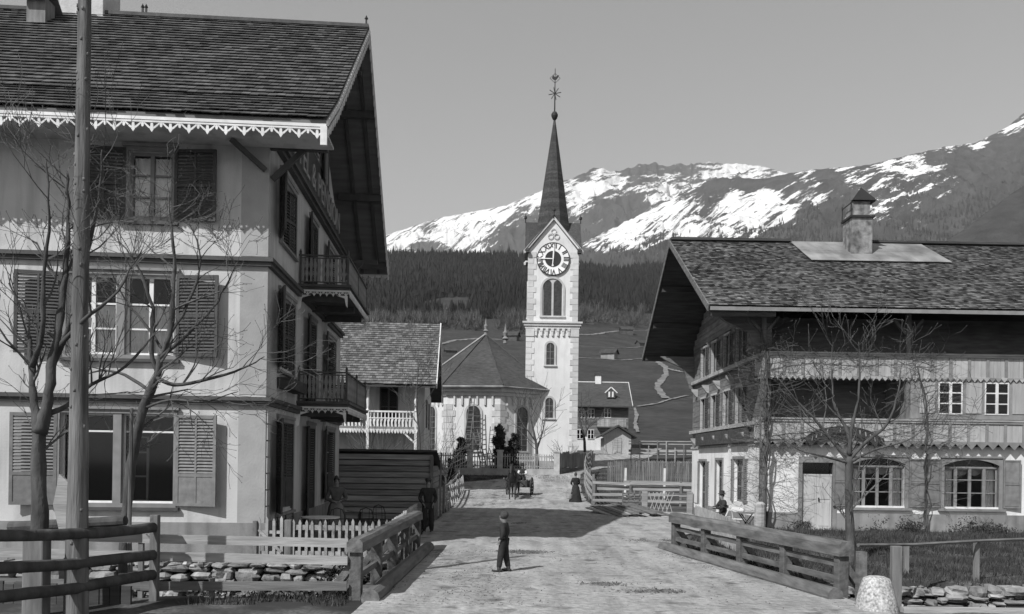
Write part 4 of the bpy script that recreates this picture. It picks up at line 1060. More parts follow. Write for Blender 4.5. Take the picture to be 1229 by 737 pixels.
m = MB().beam((TC-.02, TY0-.11, 18.34), (TC-1.17, TY0-.11, 18.36), .07, .07); m.beam((TC-.02, TY0-.11, 18.34), (TC+.03, TY0-.11, 19.35), .10, .08); m.beam((TC-.02, TY0-.11, 18.34), (TC-.06, TY0-.11, 17.85), .07, .07)
m.tube([(TC-.05, TY0-.13, 17.82), (TC-.05, TY0-.10, 17.82)], [.08, .08], 10); m.build('clock_hands', M('clock_white', .72), CK)
# trefoil over the clock
m = MB()
for (x, z, r_) in ((0, 20.55, .20), (-.24, 20.15, .20), (.24, 20.15, .20)):
    P_ = [(TC+x+r_*math.cos(k*math.pi/8), TY0+.02, z+r_*math.sin(k*math.pi/8)) for k in range(17)]; m.tube(P_, .03, 6)
m.build('trefoil', quoinc, TW)
# choir and nave
NP = R(-7); NX, NY = -3.75, 60.0
def NT(x, y): return (NX+x*math.cos(NP)-y*math.sin(NP), NY+x*math.sin(NP)+y*math.cos(NP))
PL = [(-1.95, 0), (1.95, 0), (4.71, 2.76), (4.71, 23), (-4.71, 23), (-4.71, 2.76)]
def inset(P_, d):
    c = (0, 10); out = []
    n = len(P_)
    for i in range(n):
        a, b, c2 = Vector(P_[i-1]), Vector(P_[i]), Vector(P_[(i+1) % n]); e1, e2 = (b-a).normalized(), (c2-b).normalized()
        n1, n2 = Vector((e1.y, -e1.x)), Vector((e2.y, -e2.x)); q = (n1+n2)/(1+n1.dot(n2)); out.append(tuple(b+q*d))
    return out
def nave_prism(P_, z0, z1, m): m.prism(P_, z0, z1, lambda x, y, t: (*NT(x, y), t)); return m
m = nave_prism(PL, .6, 7.55, MB()); NV = m.build('choir_and_nave', plaster_ch, CHU)
nave_prism(inset(PL, .10), .6, 2.3, MB()).build('plinth', M('plinth_stone', .30), NV)
m = nave_prism(inset(PL, .14), 6.98, 7.25, MB()); nave_prism(inset(PL, .30), 7.251, 7.5, m); nave_prism(inset(PL, .46), 7.501, 7.72, m)
def facet(i): a, b = Vector(PL[i]), Vector(PL[(i+1) % 6]); return a, b, (b-a).normalized()
for i in (5, 0, 1, 2, 4):
    a, b, d = facet(i); L = (b-a).length; nrm = Vector((d.y, -d.x)); k = int(round(L/.55))
    for j in range(k+1):
        if j*L/k < .4 or j*L/k > L-.4: continue
        c = a+d*(j*L/k); p0 = NT(*(c+nrm*.07)); m.beam((*p0, 6.3), (*p0, 6.98), .13, .13, up=(math.cos(NP), math.sin(NP), 0))
m.build('cornice', quoinc, NV)
m = MB()
for i in (5, 0, 1, 2, 3, 4):
    a, b, d = facet(i); nrm = Vector((d.y, -d.x))
    for e, sg in ((a, 1), (b, -1)):
        z = 2.3; k = 0
        while z < 6.3:
            L_ = .62 if k % 2 else .42
            p, q = e-d*sg*.0, e+d*sg*L_; P_ = [p+nrm*.04, q+nrm*.04, q-nrm*.05, p-nrm*.05]
            m.prism([tuple(t) for t in P_], z, z+.43, lambda x, y, t: (*NT(x, y), t)); z += .455; k += 1
m.build('quoins', quoinc, NV)
for i in (5, 0, 1):
    a, b, d = facet(i); c = (a+b)/2; nrm = Vector((d.y, -d.x)); p = NT(*(c+nrm*.0)); arch_window(NV, (*p, 3.05), NP+math.atan2(d.y, d.x), 1.0, 3.2, .16)
for y in (6.5, 10.5, 14.5, 18.5): p = NT(-4.71, y); arch_window(NV, (*p, 3.05), NP-R(90), 1.0, 3.2, .16)
m = MB(); E_ = inset(PL, .62); ap = (*NT(0, 4.7), 12.05); bk = (*NT(0, 23.3), 12.05); Ev = [(*NT(*q), 7.68) for q in E_]
th_ = Vector((0, 0, .12))
def poly3(m, P_): k = len(P_); m.add([Vector(p) for p in P_]+[Vector(p)-th_ for p in P_], [tuple(range(k)), tuple(range(k, 2*k))[::-1]]+[(i, k+i, k+(i+1) % k, (i+1) % k) for i in range(k)])
for P_ in ([Ev[0], Ev[1], ap], [Ev[1], Ev[2], ap], [Ev[2], Ev[3], bk, ap], [Ev[4], Ev[5], ap, bk], [Ev[5], Ev[0], ap]): poly3(m, P_)
NR = m.build('nave_roof', M('church_roof_slates', .055, rough=.8, var=.3, scale=3, bump=.4, bscale=9, st=(1, 1, 3), big=.2), NV)
m = MB()
for p in (Ev[0], Ev[1], Ev[2], Ev[5], bk): m.tube([Vector(p)+Vector((0, 0, .03)), Vector(ap)+Vector((0, 0, .05))], [.05, .05], 6)
m.split('hip_cap', slate, NR); m = MB()
m.tube([ap, bk], .09, 6); m.tube([Vector(Ev[5])+Vector((0, 0, .06)), Vector(ap)+Vector((0, 0, .08))], .08, 6)  # pale ridge and left hip stand in for sunlit roof edges
for a, b in ((5, 0), (0, 1), (1, 2), (2, 3)): m.tube([Vector(Ev[a])-Vector((0, 0, .1)), Vector(Ev[b])-Vector((0, 0, .1))], [.08, .08], 6)
p = Vector(Ev[2]); m.tube([p+Vector((-.25, .2, -.2)), p+Vector((-.45, .35, -.8)), (p.x-.45, p.y+.35, 1.2)], [.05]*3, 6)
m.build('lit_edge_and_gutter', metal_lt, NR)
m = MB()
for c, s_ in ((ap, 1.0), ((*NT(.9, 9), 12.0), 1.25)): m.lathe(c, [(0, .14*s_), (.2*s_, .12*s_), (.3*s_, .22*s_), (.45*s_, .10*s_), (.7*s_, .16*s_), (.85*s_, .07*s_), (1.3*s_, .02)], 10)
m.split('roof_finial', M('lead', .2, rough=.6), NR)
NV.scale = (1.07,)*3; NV.location = (0, 0, -.168)
# ================================================================ other buildings
MC = thing('balcony_house', 'tiled house with white turned balcony posts standing between the hotel and the church', 'house', (-5.0, 41.2, 0), R(4.2))
m = MB(); m.box(-9, -.3, 0, .25, 0, 6.3); m.box(-.3, 0, 0, 8, 0, 6.0); m.box(-9, 0, 7.75, 8, 0, 6.0); m.prism([(0, 6.0), (8, 6.0), (3.6, 9.1)], -.3, -.05, lambda x, y, t: (t, x, y)); m.build('wall', plaster, MC)
m = MB(); slab(m, -9.5, .6, [(-1.75, 5.86), (3.6, 9.6)], .1); slab(m, -9.5, .6, [(3.6, 9.6), (8.9, 5.86)], .1); MR = m.build('roof', wood_dk, MC)
slope_tiles(-9.5, .6, [(-1.75, 5.86), (3.6, 9.6)], .19, .24, .02, M('pale_tiles', .13, rough=.8, var=.25, scale=5, bump=.3, island=.45), MR, lift=.05, ragged=.04)  # tiles a paler grey than on the hotel
m = MB()
for p, q in (((-1.75, 5.86), (3.6, 9.6)), ((3.6, 9.6), (8.9, 5.86))): m.beam((.64, p[0], p[1]-.02), (.64, q[0], q[1]-.02), .05, .26, up=(0, -(q[1]-p[1]), q[0]-p[0]))
m.split('verge_board', trim_wh, MC)
m = MB().box(-9, -.25, -1.3, 0, 3.72, 3.86); m.box(-9, -.25, -1.34, -1.30, 3.66, 3.9); MBk = m.build('balcony', trim_md, MC)
m = MB().box(-9, -.25, -1.36, -1.28, 4.58, 4.66); m.box(-9, -.25, -1.35, -1.29, 4.28, 4.33); x = -9
while x < -.3: m.prism([(0, 0), (.11, 0), (.08, .2), (.12, .35), (.05, .42), (0, .3)], -1.335, -1.305, lambda a, b, t: (x+a, t, 3.9+b)); m.box(x+.03, x+.08, -1.34, -1.30, 4.33, 4.58); x += .17
m.build('railing', trim_wh, MBk)
o = scallop_mb(8.75, .14, .22).build('valance', trim_wh, MBk); o.location = (-9, -1.37, 3.78)
m = MB()
for x in (-.35, -2.62, -4.9, -7.2): m.lathe((x, -1.3, 4.66), [(0, .09), (.1, .05), (.5, .08), (.9, .05), (1.0, .09), (1.2, .06)], 8); m.beam((x, -1.3, 0), (x, -1.3, 4.66), .12, .12)
m.build('balcony_posts', trim_wh, MC)
m = MB().beam((-.35, -1.3, 3.1), (-1.0, -1.3, 3.7), .08, .08); m.build('brace', trim_wh, MC)
for (a, b, z0, z1) in ((-2.2, -1.3, 3.95, 5.9), (-4.2, -3.2, 4.5, 5.8), (-6.5, -5.5, 4.5, 5.8), (-3.0, -1.8, .8, 2.6), (-5.6, -4.6, 1, 2.6)):
    window(MC, a, b, z0, z1, -.05, trim_dk, 1, (.5,)); MB().box(a, b, -.004, -.001, z0, z1).build('opening_shade', room, MC)  # near-black sheet on the solid wall stands in for the unlit room
for (v, z0) in ((1.5, 1.2), (4.5, 1.2), (1.5, 4.0), (4.5, 4.0)): MB().box(0.0, .05, v, v+1, z0, z0+1.4).build('shutter', shut_dk, MC)
MC.scale = (1.2,)*3; MC.location = (-6.0, 49.44, -.48)
# log barn beside the road
BN = thing('log_barn', 'low dark barn of horizontal boards with a lean-to roof beside the hotel terrace', 'barn', (-3.66, 33.0, 0), R(3))
m = MB(); z = 0; k = 0
while z < 2.5:
    h_ = .235; off = random.uniform(-.02, .03); m.box(-5.6, 0, off, .18+off, z, z+h_-.035); m.box(-.18+off, off, .2, 4.8, z, z+h_-.025) if z < 1.9 else None; z += h_; k += 1
m.box(-5.6, -5.4, .2, 4.8, 0, 1.9); m.box(-5.6, 0, 4.8, 5.0, 0, 1.85)
m.build('wall', M('barn_boards', .27, var=.4, scale=2, bump=.45, st=(.4, 3, 6), island=.3), BN)
m = MB(); slab(m, -5.9, .18, [(-.25, 2.74), (5.3, 1.98)], .09); m.build('roof', wood_dk, BN)
MB().box(-.08, .04, -.08, .04, 0, 2.5).build('corner_post', wood_v, BN)
# farmhouse behind the church
FH = thing('farmhouse', 'farmhouse with white chimney, small dormer and timber balcony just right of the church tower', 'house', (12.35, 100, 0), R(0))
m = MB().box(-9, 0, 0, 7, 2.5, 5.3); m.build('wall', plaster_ch, FH)
m = MB()
for i in range(11): m.box(-9, 0, -.02+.01*(i % 2), 7, 5.3+i*.36, 5.3+i*.36+.34)
for (ua, ub) in ((-.2, -.01), (-9, -8.8)): m.prism([(0, 9.2), (7, 9.2), (3.5, 11.6)], ua, ub, lambda x, y, t: (t, x, y))
m.build('timber_wall', wood_md, FH)
m = MB(); slab(m, -9.5, .35, [(-1.0, 8.95), (3.5, 12.15)], .15); slab(m, -9.5, .35, [(3.5, 12.15), (8.0, 8.95)], .15); FR = m.build('roof', M('farm_roof', .06, var=.25, scale=2, bump=.6, bscale=7, st=(1, 1, 4)), FH)
m = MB().box(.351, .40, -1, 3.5, 8.9, 8.91); m = MB(); m.beam((.38, -1.0, 8.95), (.38, 3.5, 12.15), .05, .2); m.beam((-9.5, 3.5, 12.2), (.38, 3.5, 12.2), .1, .1); m.build('verge_board', trim_wh, FH)
MB().box(-3.75, -3.05, 3.2, 3.9, 11.5, 13.0).build('chimney', M('chimney_white', .65, var=.1), FR); MB().box(-3.85, -2.95, 3.1, 4.0, 13.0, 13.4).build('chimney_cap', wood_dk, FR)
m = MB(); m.prism([(-2.6, 10.0), (-1.6, 10.0), (-1.6, 10.7), (-2.1, 11.2), (-2.6, 10.7)], .2, 2.2, lambda x, y, t: (x, t, y)); m.build('dormer', trim_dk, FR)
m = MB(); m.beam((-2.1, .15, 11.3), (-2.85, .15, 10.6), .06, .12); m.beam((-2.1, .15, 11.3), (-1.35, .15, 10.6), .06, .12); m.box(-2.42, -2.22, .15, .19, 10.1, 10.75); m.box(-2.0, -1.8, .15, .19, 10.1, 10.75); m.build('dormer_trim', trim_wh, FR)
MB().box(-3.8, -.3, -1.1, 0, 6.4, 6.55).build('balcony_floor', wood_md, FH); m = MB(); x = -3.8
while x < -.4: m.box(x, x+.16, -1.12, -1.08, 6.5, 7.45); x += .19
m.box(-3.85, -.25, -1.16, -1.06, 7.45, 7.55); m.build('balcony_boards', wood_lt, FH)
for (x, z) in ((-8.3, 7.5), (-6.0, 7.5), (-4.9, 7.5), (-7.5, 5.0), (-6.2, 5.0), (-4.9, 5.0), (-2.9, 7.6)):
    window(FH, x, x+.8, z, z+1.15, -.1, trim_wh, 1, (.5,), fr=.06); MB().box(x, x+.8, -.03, -.025, z, z+1.15).build('opening_shade', room, FH)  # dark sheet behind each window imitates a shaded interior
SH = thing('gabled_shed', 'small plank shed with dark gable roof in front of the farmhouse', 'shed', (10.2, 92, 0))
m = MB(); m.box(-1.5, 1.5, 0, .1, 2.6, 5.2); m.box(-1.5, -1.4, .1, 4, 2.6, 5.0); m.box(1.4, 1.5, .1, 4, 2.6, 5.0); m.prism([(-1.5, 5.2), (1.5, 5.2), (0, 6.1)], 0, .1, lambda x, y, t: (x, t, y))
m.build('wall', wood_vl, SH); m = MB()
for s in (-1, 1): m.prism([(0, 6.4), (s*2.1, 5.1), (s*2.1, 4.95), (0, 6.22)], -.7, 4.2, lambda x, y, t: (x, t, y))
m.build('roof', wood_dk, SH); MB().box(-.45, .45, -.04, 0, 3.2, 5.0).build('door', wood_lt, SH)
def hut(px, py, wpx, label, mat, rz, hh=.6):
    p = hit(px, py); w_ = wpx*p.y/F; h = w_*hh*.62
    t = thing('hay_hut', label, 'hut', (p.x, p.y, G(p.x, p.y)-.3), rz, 'timber hay huts on the slope')
    m = MB().box(-w_/2, w_/2, -w_*.35, w_*.35, -2, h); m.prism([(-w_*.35, h), (w_*.35, h), (0, h+w_*.2)], -w_/2, w_/2, lambda x, y, t_: (t_, x, y)); m.build('wall', mat, t)
    m = MB(); s_ = w_*.35
    for sg in (-1, 1): m.prism([(0, h+w_*.26), (sg*(s_+.6), h-.35), (sg*(s_+.6), h-.6), (0, h+w_*.2)], -w_/2-.7, w_/2+.7, lambda x, y, t_: (t_, x, y))
    m.build('roof', M('hut_roof', .05, var=.3, scale=.5), t)
hut(731, 431, 17, 'pale weathered hay hut nearest above the farmhouse roof', M('hut_pale', .2, var=.3, scale=.6), R(-25), .8)
hut(771, 416, 13, 'dark hay hut on the slope beside the chalet roof edge', M('hut_dark', .07, var=.3, scale=.6), R(25))
hut(752, 401, 14, 'dark low hay hut just below the upper hillside path', M('hut_dark', .07), R(5))
hut(708, 389, 9, 'small dark hay hut at the foot of the forest right of the tower', M('hut_dark', .07), R(0))
hut(613, 409, 18, 'long dark hay hut on the slope left of the tower behind the choir roof', M('hut_dark', .07), R(-15))
hut(541, 424, 12, 'dark hay hut low between the balcony house and the choir roof', M('hut_dark', .07), R(10))
# ================================================================ walls and fences
def stone_at(m, c, sx, sy, sz):
    n1, n2 = 6, 4; o = len(m.v); a0 = random.random()*6; P_ = []
    for j in range(n2+1):
        ph = math.pi*j/n2
        for i in range(n1):
            t = a0+2*math.pi*i/n1; q = [math.cos(t)*math.sin(ph), math.sin(t)*math.sin(ph), math.cos(ph)]
            q = [math.copysign(abs(v)**.5, v)*random.uniform(.72, 1.14) for v in q]
            m.v.append((c[0]+q[0]*sx, c[1]+q[1]*sy, c[2]+q[2]*sz))
    for j in range(n2):
        for i in range(n1): a, b = o+j*n1+i, o+j*n1+(i+1) % n1; m.f.append((a, a+n1, b+n1, b))
def rubble(x0, x1, y, z0, z1, dy=.0):
    m = MB(); z = z0
    while z < z1:
        h = random.uniform(.08, .24); x = x0
        while x < x1:
            w_ = random.uniform(.14, .7)*(.5+h*3); hh = h*random.uniform(.7, 1.35)
            stone_at(m, (x+w_/2, y+random.uniform(-.08, .10)+dy*(z-z0), z+h/2+random.uniform(-.03, .03)), w_*.52, .26, hh*.52); x += w_
        z += h*.93
    return m
m = rubble(-14, -3.05, 18.12, -1.15, .02, .12)
tag(m.build('stone_wall', stone), 'rubble stone retaining wall along the stream below the hotel', 'wall')
m = rubble(6.0, 18, 16.75, -1.1, -.12, .25)
tag(m.build('stone_wall', stone), 'low broken rubble wall of the stream bank below the chalet garden', 'wall')
m = rubble(-3.0, 5.9, 18.3, -1.15, -.18); tag(m.build('bridge_abutment', stone), 'stone abutment carrying the far end of the bridge deck', 'abutment')
def fence_thing(name, label, cat='fence'): return thing(name, label, cat)
# bridge railings
def bridge_rail(name, label, A, B, n, zt, side, braces, midrails, tw=.26, thh=.22):
    A, B = Vector(A), Vector(B); d = (B-A).normalized(); s = Vector((-d.y, d.x, 0))*side
    t = thing(name, label, 'railing', tuple(A), 0); O = lambda p: p-A
    for i in range(n):
        p = A.lerp(B, i/(n-1)); 
        MB().beam(O(p)+Vector((0, 0, -.3)), O(p)+Vector((0, 0, zt-thh+.02)), .20, .18, up=d).build('post', wood_y, t, mod=.012)
        if True:
            q = p+s*.6; MB().beam(O(q)+Vector((0, 0, -.1)), O(p)+Vector((0, 0, zt-.35)), .12, .12).build('brace', wood_y, t)
    m = MB(); K = 14; ws = []
    for i in range(K+1):
        p = A.lerp(B, i/K*1.04-.02); e = Vector((0, 0, zt-thh/2+.02*noise.noise(Vector((i*.7, 3, side))))); ws.append(O(p)+e)
    for a, b in zip(ws, ws[1:]): m.beam(a, b, tw, thh)
    m = MB(); 
    prof = [(-.5, -.5), (.5, -.5), (.5, .25), (.3, .5), (-.3, .5), (-.5, .25)]; nrm = Vector((-d.y, d.x, 0))
    for i, c in enumerate(ws):
        jt = 1+.07*noise.noise(Vector((i*1.3, side*5, 0)))
        for (x, y) in prof: q = c+nrm*(x*tw*jt)+Vector((0, 0, y*thh*jt)); m.v.append(tuple(q))
    k = len(prof)
    for i in range(K):
        for j in range(k): m.f.append((i*k+j, i*k+(j+1) % k, (i+1)*k+(j+1) % k, (i+1)*k+j))
    m.f += [tuple(range(k))[::-1], tuple(range(K*k, (K+1)*k))]
    m.build('top_rail', wood_y, t)
    for zz in midrails:
        MB().beam(O(A)+Vector((0, 0, zz)), O(B)+Vector((0, 0, zz)), .07, .105).build('rail', wood_y, t)
    kb = MB(); a, b = A-s*.30, B-s*.30; P_ = [O(a.lerp(b, i/10*1.06-.04))+Vector((0, 0, .07+.015*noise.noise(Vector((i, 1, side)))))+s*.03*noise.noise(Vector((i*.6, 9, side))) for i in range(11)]
    kb.tube(P_, [.16+.012*noise.noise(Vector((i, 5, 5))) for i in range(11)], 10); kb.build('kerb_log', wood_y, t)
    return t, s
bridge_rail('bridge_railing', 'heavy timber bridge railing with slanting braces on the hotel side', (-2.83, 14.1, 0), (-2.80, 21.7, 0), 5, 1.03, 1, True, (.38,), .27, .22)
bridge_rail('bridge_railing', 'heavy timber bridge railing with worn beam top on the chalet side', (5.72, 15.0, 0), (4.12, 22.6, 0), 5, 1.02, -1, False, (.32, .60), .30, .26)
m = MB()      # a loose splintered end of the worn beam, and the doubled end post
m.beam((5.98, 14.75, -.2), (5.98, 14.75, .86), .14, .16); tag(m.build('end_post', wood_y), 'plain square post just beyond the near end of the chalet side railing', 'post')
# planks from the hotel side railing to the left
PF = thing('plank_fence', 'fence of three long horizontal planks in front of the stone wall', 'fence', (-2.95, 14.0, 0))
for i, (za, zb, hgt, mt) in enumerate(((.99, .96, .15, wood_lt), (.70, .67, .15, wood_lt), (.20, .25, .15, wood_md))):
    m = MB(); m.beam((-3.45, .0-.03*i, za), (0, -.03*i, zb), .035, hgt); 
    if i != 1: m.beam((-6.9, .05, za+.02), (-3.4, .02, za), .035, hgt)
    else: m.beam((-5.9, .05, za+.02), (-3.4, .02, za), .035, hgt)
    m.build('plank', mt, PF)
for x in (-2.3, -3.5, -6.1): MB().beam((x, .06, -.6), (x, .06, .33 if x == -2.3 else 1.02), .08, .07).build('post', wood_v, PF)
# log fence, bottom left
LF = thing('log_fence', 'dark round log fence with three thick rails beside the telegraph pole', 'fence', (-6.0, 13.0, 0))
for (zr, zl) in ((1.22, 1.34), (.78, .92), (.46, .54)):
    A_, B_ = Vector((-.95, -2.4, zl)), Vector((.0, .5, zr)); m = MB(); P_ = [A_.lerp(B_, i/8)+Vector((0, 0, -.04*math.sin(math.pi*i/8)+.02*noise.noise(Vector((i, zr, 0))))) for i in range(9)]
    m.tube(P_, [.085+.01*noise.noise(Vector((i, zl, 3))) for i in range(9)], 10); m.build('rail', bark, LF, smooth=True)
MB().beam((-.03, .62, -.4), (-.03, .62, 1.42), .13, .12).build('post', wood_v, LF, mod=.01)
MB().beam((-.95, -1.1, -.6), (-.95, -1.1, 1.2), .30, .22).build('post', wood_v, LF, mod=.02)
MB().tube([(-.98, -2.35, -.6), (-.98, -2.35, 1.0), (-1.0, -2.33, 2.2)], [.13, .12, .11], 10).build('post', polewood, LF)
for z in (1.75, .2): m = MB(); 
MB().tube([(-2.6, .95, 1.16), (-.6, .8, 1.30)], [.09, .085], 10).build('rail', bark, LF)
m = MB()
for i in range(14):
    x = -2.6+i*.17; m.box(x, x+.15, .25+random.uniform(-.02, .02), .30, -.9, .32+random.uniform(-.06, .05))
m.build('boarding', wood_dk, LF)
MB().prism([(0, 0), (.22, .02), (.30, .75), (.1, .95), (-.05, .5)], 0, .05, lambda x, y, t: (-.72+x-.15*y, -.9+t, 1.15+y)).build('splintered_board', wood_lt, LF)
# garden pickets in front of the hotel terrace
def pickets(t, A, B, h, sp, w_, mat, rails=(.25, .8), th_=.025, point=True, name='pickets', zf=None, rail_w=.07):
    A, B = Vector(A), Vector(B); d = B-A; L = d.length; d.normalize(); n = max(1, int(L/sp)); s = Vector((-d.y, d.x, 0)).normalized()
    m = MB()
    for i in range(n+1):
        c = A+d*(i*L/n); z0 = c.z if zf is None else zf(c.x, c.y); hh = h*random.uniform(.96, 1.03); tl = random.uniform(-.02, .02)
        pr = [(-w_/2, .0), (w_/2, 0), (w_/2+tl, hh-.07), (tl, hh), (-w_/2+tl, hh-.07)] if point else [(-w_/2, 0), (w_/2, 0), (w_/2+tl, hh), (-w_/2+tl, hh)]
        m.prism(pr, -th_/2, th_/2, lambda x, y, q: tuple(Vector((c.x, c.y, z0))+d*x+s*q+Vector((0, 0, y))))
    m.build(name, mat, t)
    for rz in rails:
        za, zb = (A.z, B.z) if zf is None else (zf(A.x, A.y), zf(B.x, B.y))
        MB().beam(Vector((A.x, A.y, za+rz*h))+s*(th_/2+.02), Vector((B.x, B.y, zb+rz*h))+s*(th_/2+.02), .03, rail_w).build('rail', mat, t)
GP = thing('picket_fence', 'pointed white picket fence round the hotel terrace', 'fence')
pickets(GP, (-5.20, 18.75, .05), (-2.95, 18.75, .05), .95, .142, .062, M('worn_white_paint', .32, var=.25, scale=6, bump=.3), (.80, .18), rail_w=.11)
pickets(GP, (-3.0, 18.8, .05), (-3.35, 26.0, .05), .95, .142, .062, M('worn_white_paint', .32), (.80, .18))
MB().beam((-5.30, 18.75, 0), (-5.30, 18.75, .98), .15, .13).build('post', wood_v, GP, mod=.01); MB().beam((-2.97, 18.75, 0), (-2.97, 18.75, .98), .1, .1).build('post', wood_v, GP)
GT = thing('garden_gate', 'small picket gate with a diagonal brace beside the hotel corner', 'gate')
pickets(GT, (-5.95, 18.72, .12), (-5.44, 18.72, .12), .93, .145, .065, M('worn_white_paint', .32), (.62, .12)); MB().beam((-5.95, 18.69, .75), (-5.44, 18.69, .25), .03, .06).build('brace', wood_lt, GT)
MB().beam((-6.03, 18.7, 0), (-6.03, 18.7, .95), .09, .09).build('post', wood_v, GT)
# church yard fence
CF = thing('churchyard_fence', 'pale picket fence on a low stone base with square pillars before the church', 'fence')
pf = [(-6.4, 58.2), (-3.85, 58.3), (-1.75, 58.4), (2.25, 58.9)]
cfm = M('churchyard_pickets', .30, var=.2, scale=5, bump=.2)
for i, (a, b) in enumerate(zip(pf, pf[1:])):
    mbz = MB(); z0 = G(*a)-.2; mbz.add([(a[0], a[1]-.15, z0), (b[0], b[1]-.15, z0), (b[0], b[1]+.15, z0), (a[0], a[1]+.15, z0), (a[0], a[1]-.15, 1.78), (b[0], b[1]-.15, 1.78), (b[0], b[1]+.15, 1.78), (a[0], a[1]+.15, 1.78)], [(3,2,1,0), (4,5,6,7), (0,1,5,4), (1,2,6,5), (2,3,7,6), (3,0,4,7)])
    mbz.build('base_wall', M('base_stone', .36, var=.2, scale=3, bump=.4), CF)
    pickets(CF, (*a, 1.80), (*b, 1.80), 1.02 if i != 1 else .95, .17, .07, cfm, (.15, .82), point=False)
m = MB()
for (x, y) in pf[1:]: m.box(x-.2, x+.2, y-.2, y+.2, .8, 2.95); m.box(x-.25, x+.25, y-.25, y+.25, 2.951, 3.08)
m.split('pillar', M('pillar_stone', .38, var=.2, scale=3), CF)
CW = thing('curved_fence', 'curved board fence on a dark wall right of the church fence pillar', 'fence')
cv = [(2.45, 58.9), (3.2, 60.4), (4.0, 63), (4.9, 66.5), (5.6, 69)]
for a, b in zip(cv, cv[1:]):
    pickets(CW, (*a, 1.75), (*b, 1.95), 1.15, .12, .10, wood_v, (.9,), point=False, name='boards')
    mbz = MB().beam((*a, 1.2), (*b, 1.3), .25, 1.2); mbz.build('base_wall', M('dark_base', .10, var=.3, scale=3, bump=.4), CW)
# fence along the left of the road
def rail_fence(name, label, pts, heights, h, mats, pw=.10, step=None, rw=.10, zf=G, grp=None, tilt=0.0):
    t = thing(name, label, 'fence', group=grp)
    for i, (x, y) in enumerate(pts):
        z = zf(x, y); MB().beam((x, y, z-.3), (x+random.uniform(-.04, .04)+tilt, y, z+h*random.uniform(.94, 1.06)), pw, pw).build('post', mats[0], t)
    for hz_ in heights:
        for a, b in zip(pts, pts[1:]):
            MB().beam((a[0]-.06, a[1]-.05, zf(*a)+hz_+random.uniform(-.04, .04)), (b[0]-.06, b[1]-.05, zf(*b)+hz_+random.uniform(-.04, .04)), .035, rw).build('rail', mats[1], t)
    return t
t = rail_fence('rail_fence', 'leaning pale rail fence along the left road edge beyond the barn', [(-3.35, 31.6), (-3.5, 36), (-3.65, 41), (-3.8, 46), (-4.0, 51)], (.35, .75, 1.12), 1.3, (wood_v, wood_lt), rw=.12)
m = MB()
for i in range(14): y = 32+i*1.35; m.beam((-3.42-.02*i*.6, y, G(-3.5, y)), (-3.45-.02*i, y+random.uniform(.3, .7), G(-3.5, y)+1.15), .06, .03)
m.split('slat', wood_lt, t)
m = MB().beam((-3.46, 34.0, 0), (-3.42, 34.1, 2.65), .07, .07); tag(m.build('thin_pole', wood_v), 'tall thin upright pole at the barn corner', 'pole')
t = rail_fence('rail_fence', 'four railed fence running away from the woman on the right road edge', [(3.6, 44), (3.7, 47.5), (3.8, 51), (3.95, 54.5), (4.3, 58), (4.8, 61)], (.35, .72, 1.08, 1.42), 1.65, (wood_v, wood_lt), rw=.16, pw=.13)
t = rail_fence('garden_fence', 'long horizontal railed fence of the kitchen garden behind the lumber pile', [(3.65, 43.9), (5.6, 43.9), (8.2, 43.9), (11, 43.9)], (.25, .62, 1.18), 1.35, (wood_v, wood_lt), rw=.14)
m = MB(); m.beam((3.7, 44.1, .98), (12, 44.1, .98), .25, .22); m.build('coping_board', wood_lt, t)
rail_fence('garden_fence', 'upper rail fence with tall white posts behind the kitchen garden', [(5.9, 49), (8.2, 49), (11, 49), (13, 49)], (.9,), 1.7, (trim_wh, wood_lt), rw=.2, pw=.12)
t = thing('picket_fence', 'grey close picket fence across the slope beyond the kitchen garden', 'fence')
pickets(t, (5.6, 56, 0), (12.5, 57, 0), 1.55, .15, .11, wood_v, (.45, .85), zf=lambda x, y: G(x, y)-.1, point=True)
t = thing('pole_trellis', 'tall trellis of pale poles on the terrace at the foot of the meadow', 'trellis')
for k, z in enumerate((2.35, 3.05, 3.35, 3.95, 4.2)): MB().beam((9.2, 74, z), (16.5, 74.3, z+.05), .08, .09 if k != 2 else .22).build('rail', wood_lt, t)
for i in range(10): x = 9.4+i*.78; MB().beam((x, 73.9, 1.6), (x, 73.9, 3.5+random.uniform(0, 1.1)), .08, .08).build('pole', wood_lt if i % 3 else wood_v, t)
m = MB()
for i in range(7): m.beam((9.3+.12*i, 70, 2.0+.0*i), (10.7+.1*i, 70.6, 1.7-.0*i+.15*(i % 3)), .16, .05); m.beam((9.0, 70+.05*i, 2.0+.16*i), (10.4, 70.2, 1.9+.10*i), .2, .04)
tag(m.build('board_stack', wood_md), 'slanting stack of dark boards beside the pole trellis', 'lumber')
# plank pile by the yard
PP = thing('plank_pile', 'pile of old planks lying at the road edge near the lattice gate', 'lumber', (4.0, 36.5, 0))
for i in range(11):
    x = -.95+i*.24; z = .07+.05*(i % 3)+(.10 if 2 < i < 9 else 0); a = random.uniform(-.12, .12); L = random.uniform(2.6, 3.6)
    MB().beam((x-.15, L*.55, z+.12+random.uniform(0, .1)), (x+.75+a, -L*.5, z), .24, .05, up=(random.uniform(-.15, .15), 0, 1)).build('plank', wood_md if i % 3 else wood_lt, PP)
LG = thing('lattice_gate', 'diagonal lattice gate between posts at the back of the yard', 'gate', (5.6, 38.8, 0))
for x in (0, 2.1): MB().beam((x, 0, 0), (x, 0, 1.02), .26, .2).build('post', wood_lt, LG, mod=.02)
for i in range(5): 
    MB().beam((.2+i*.2, 0, .03), (.55+i*.2, 0, .98), .04, .03).build('lath', wood_vl, LG)
    MB().beam((.5+i*.2, .03, .03), (.2+i*.2, .03, .98), .04, .03).build('lath', wood_vl, LG)
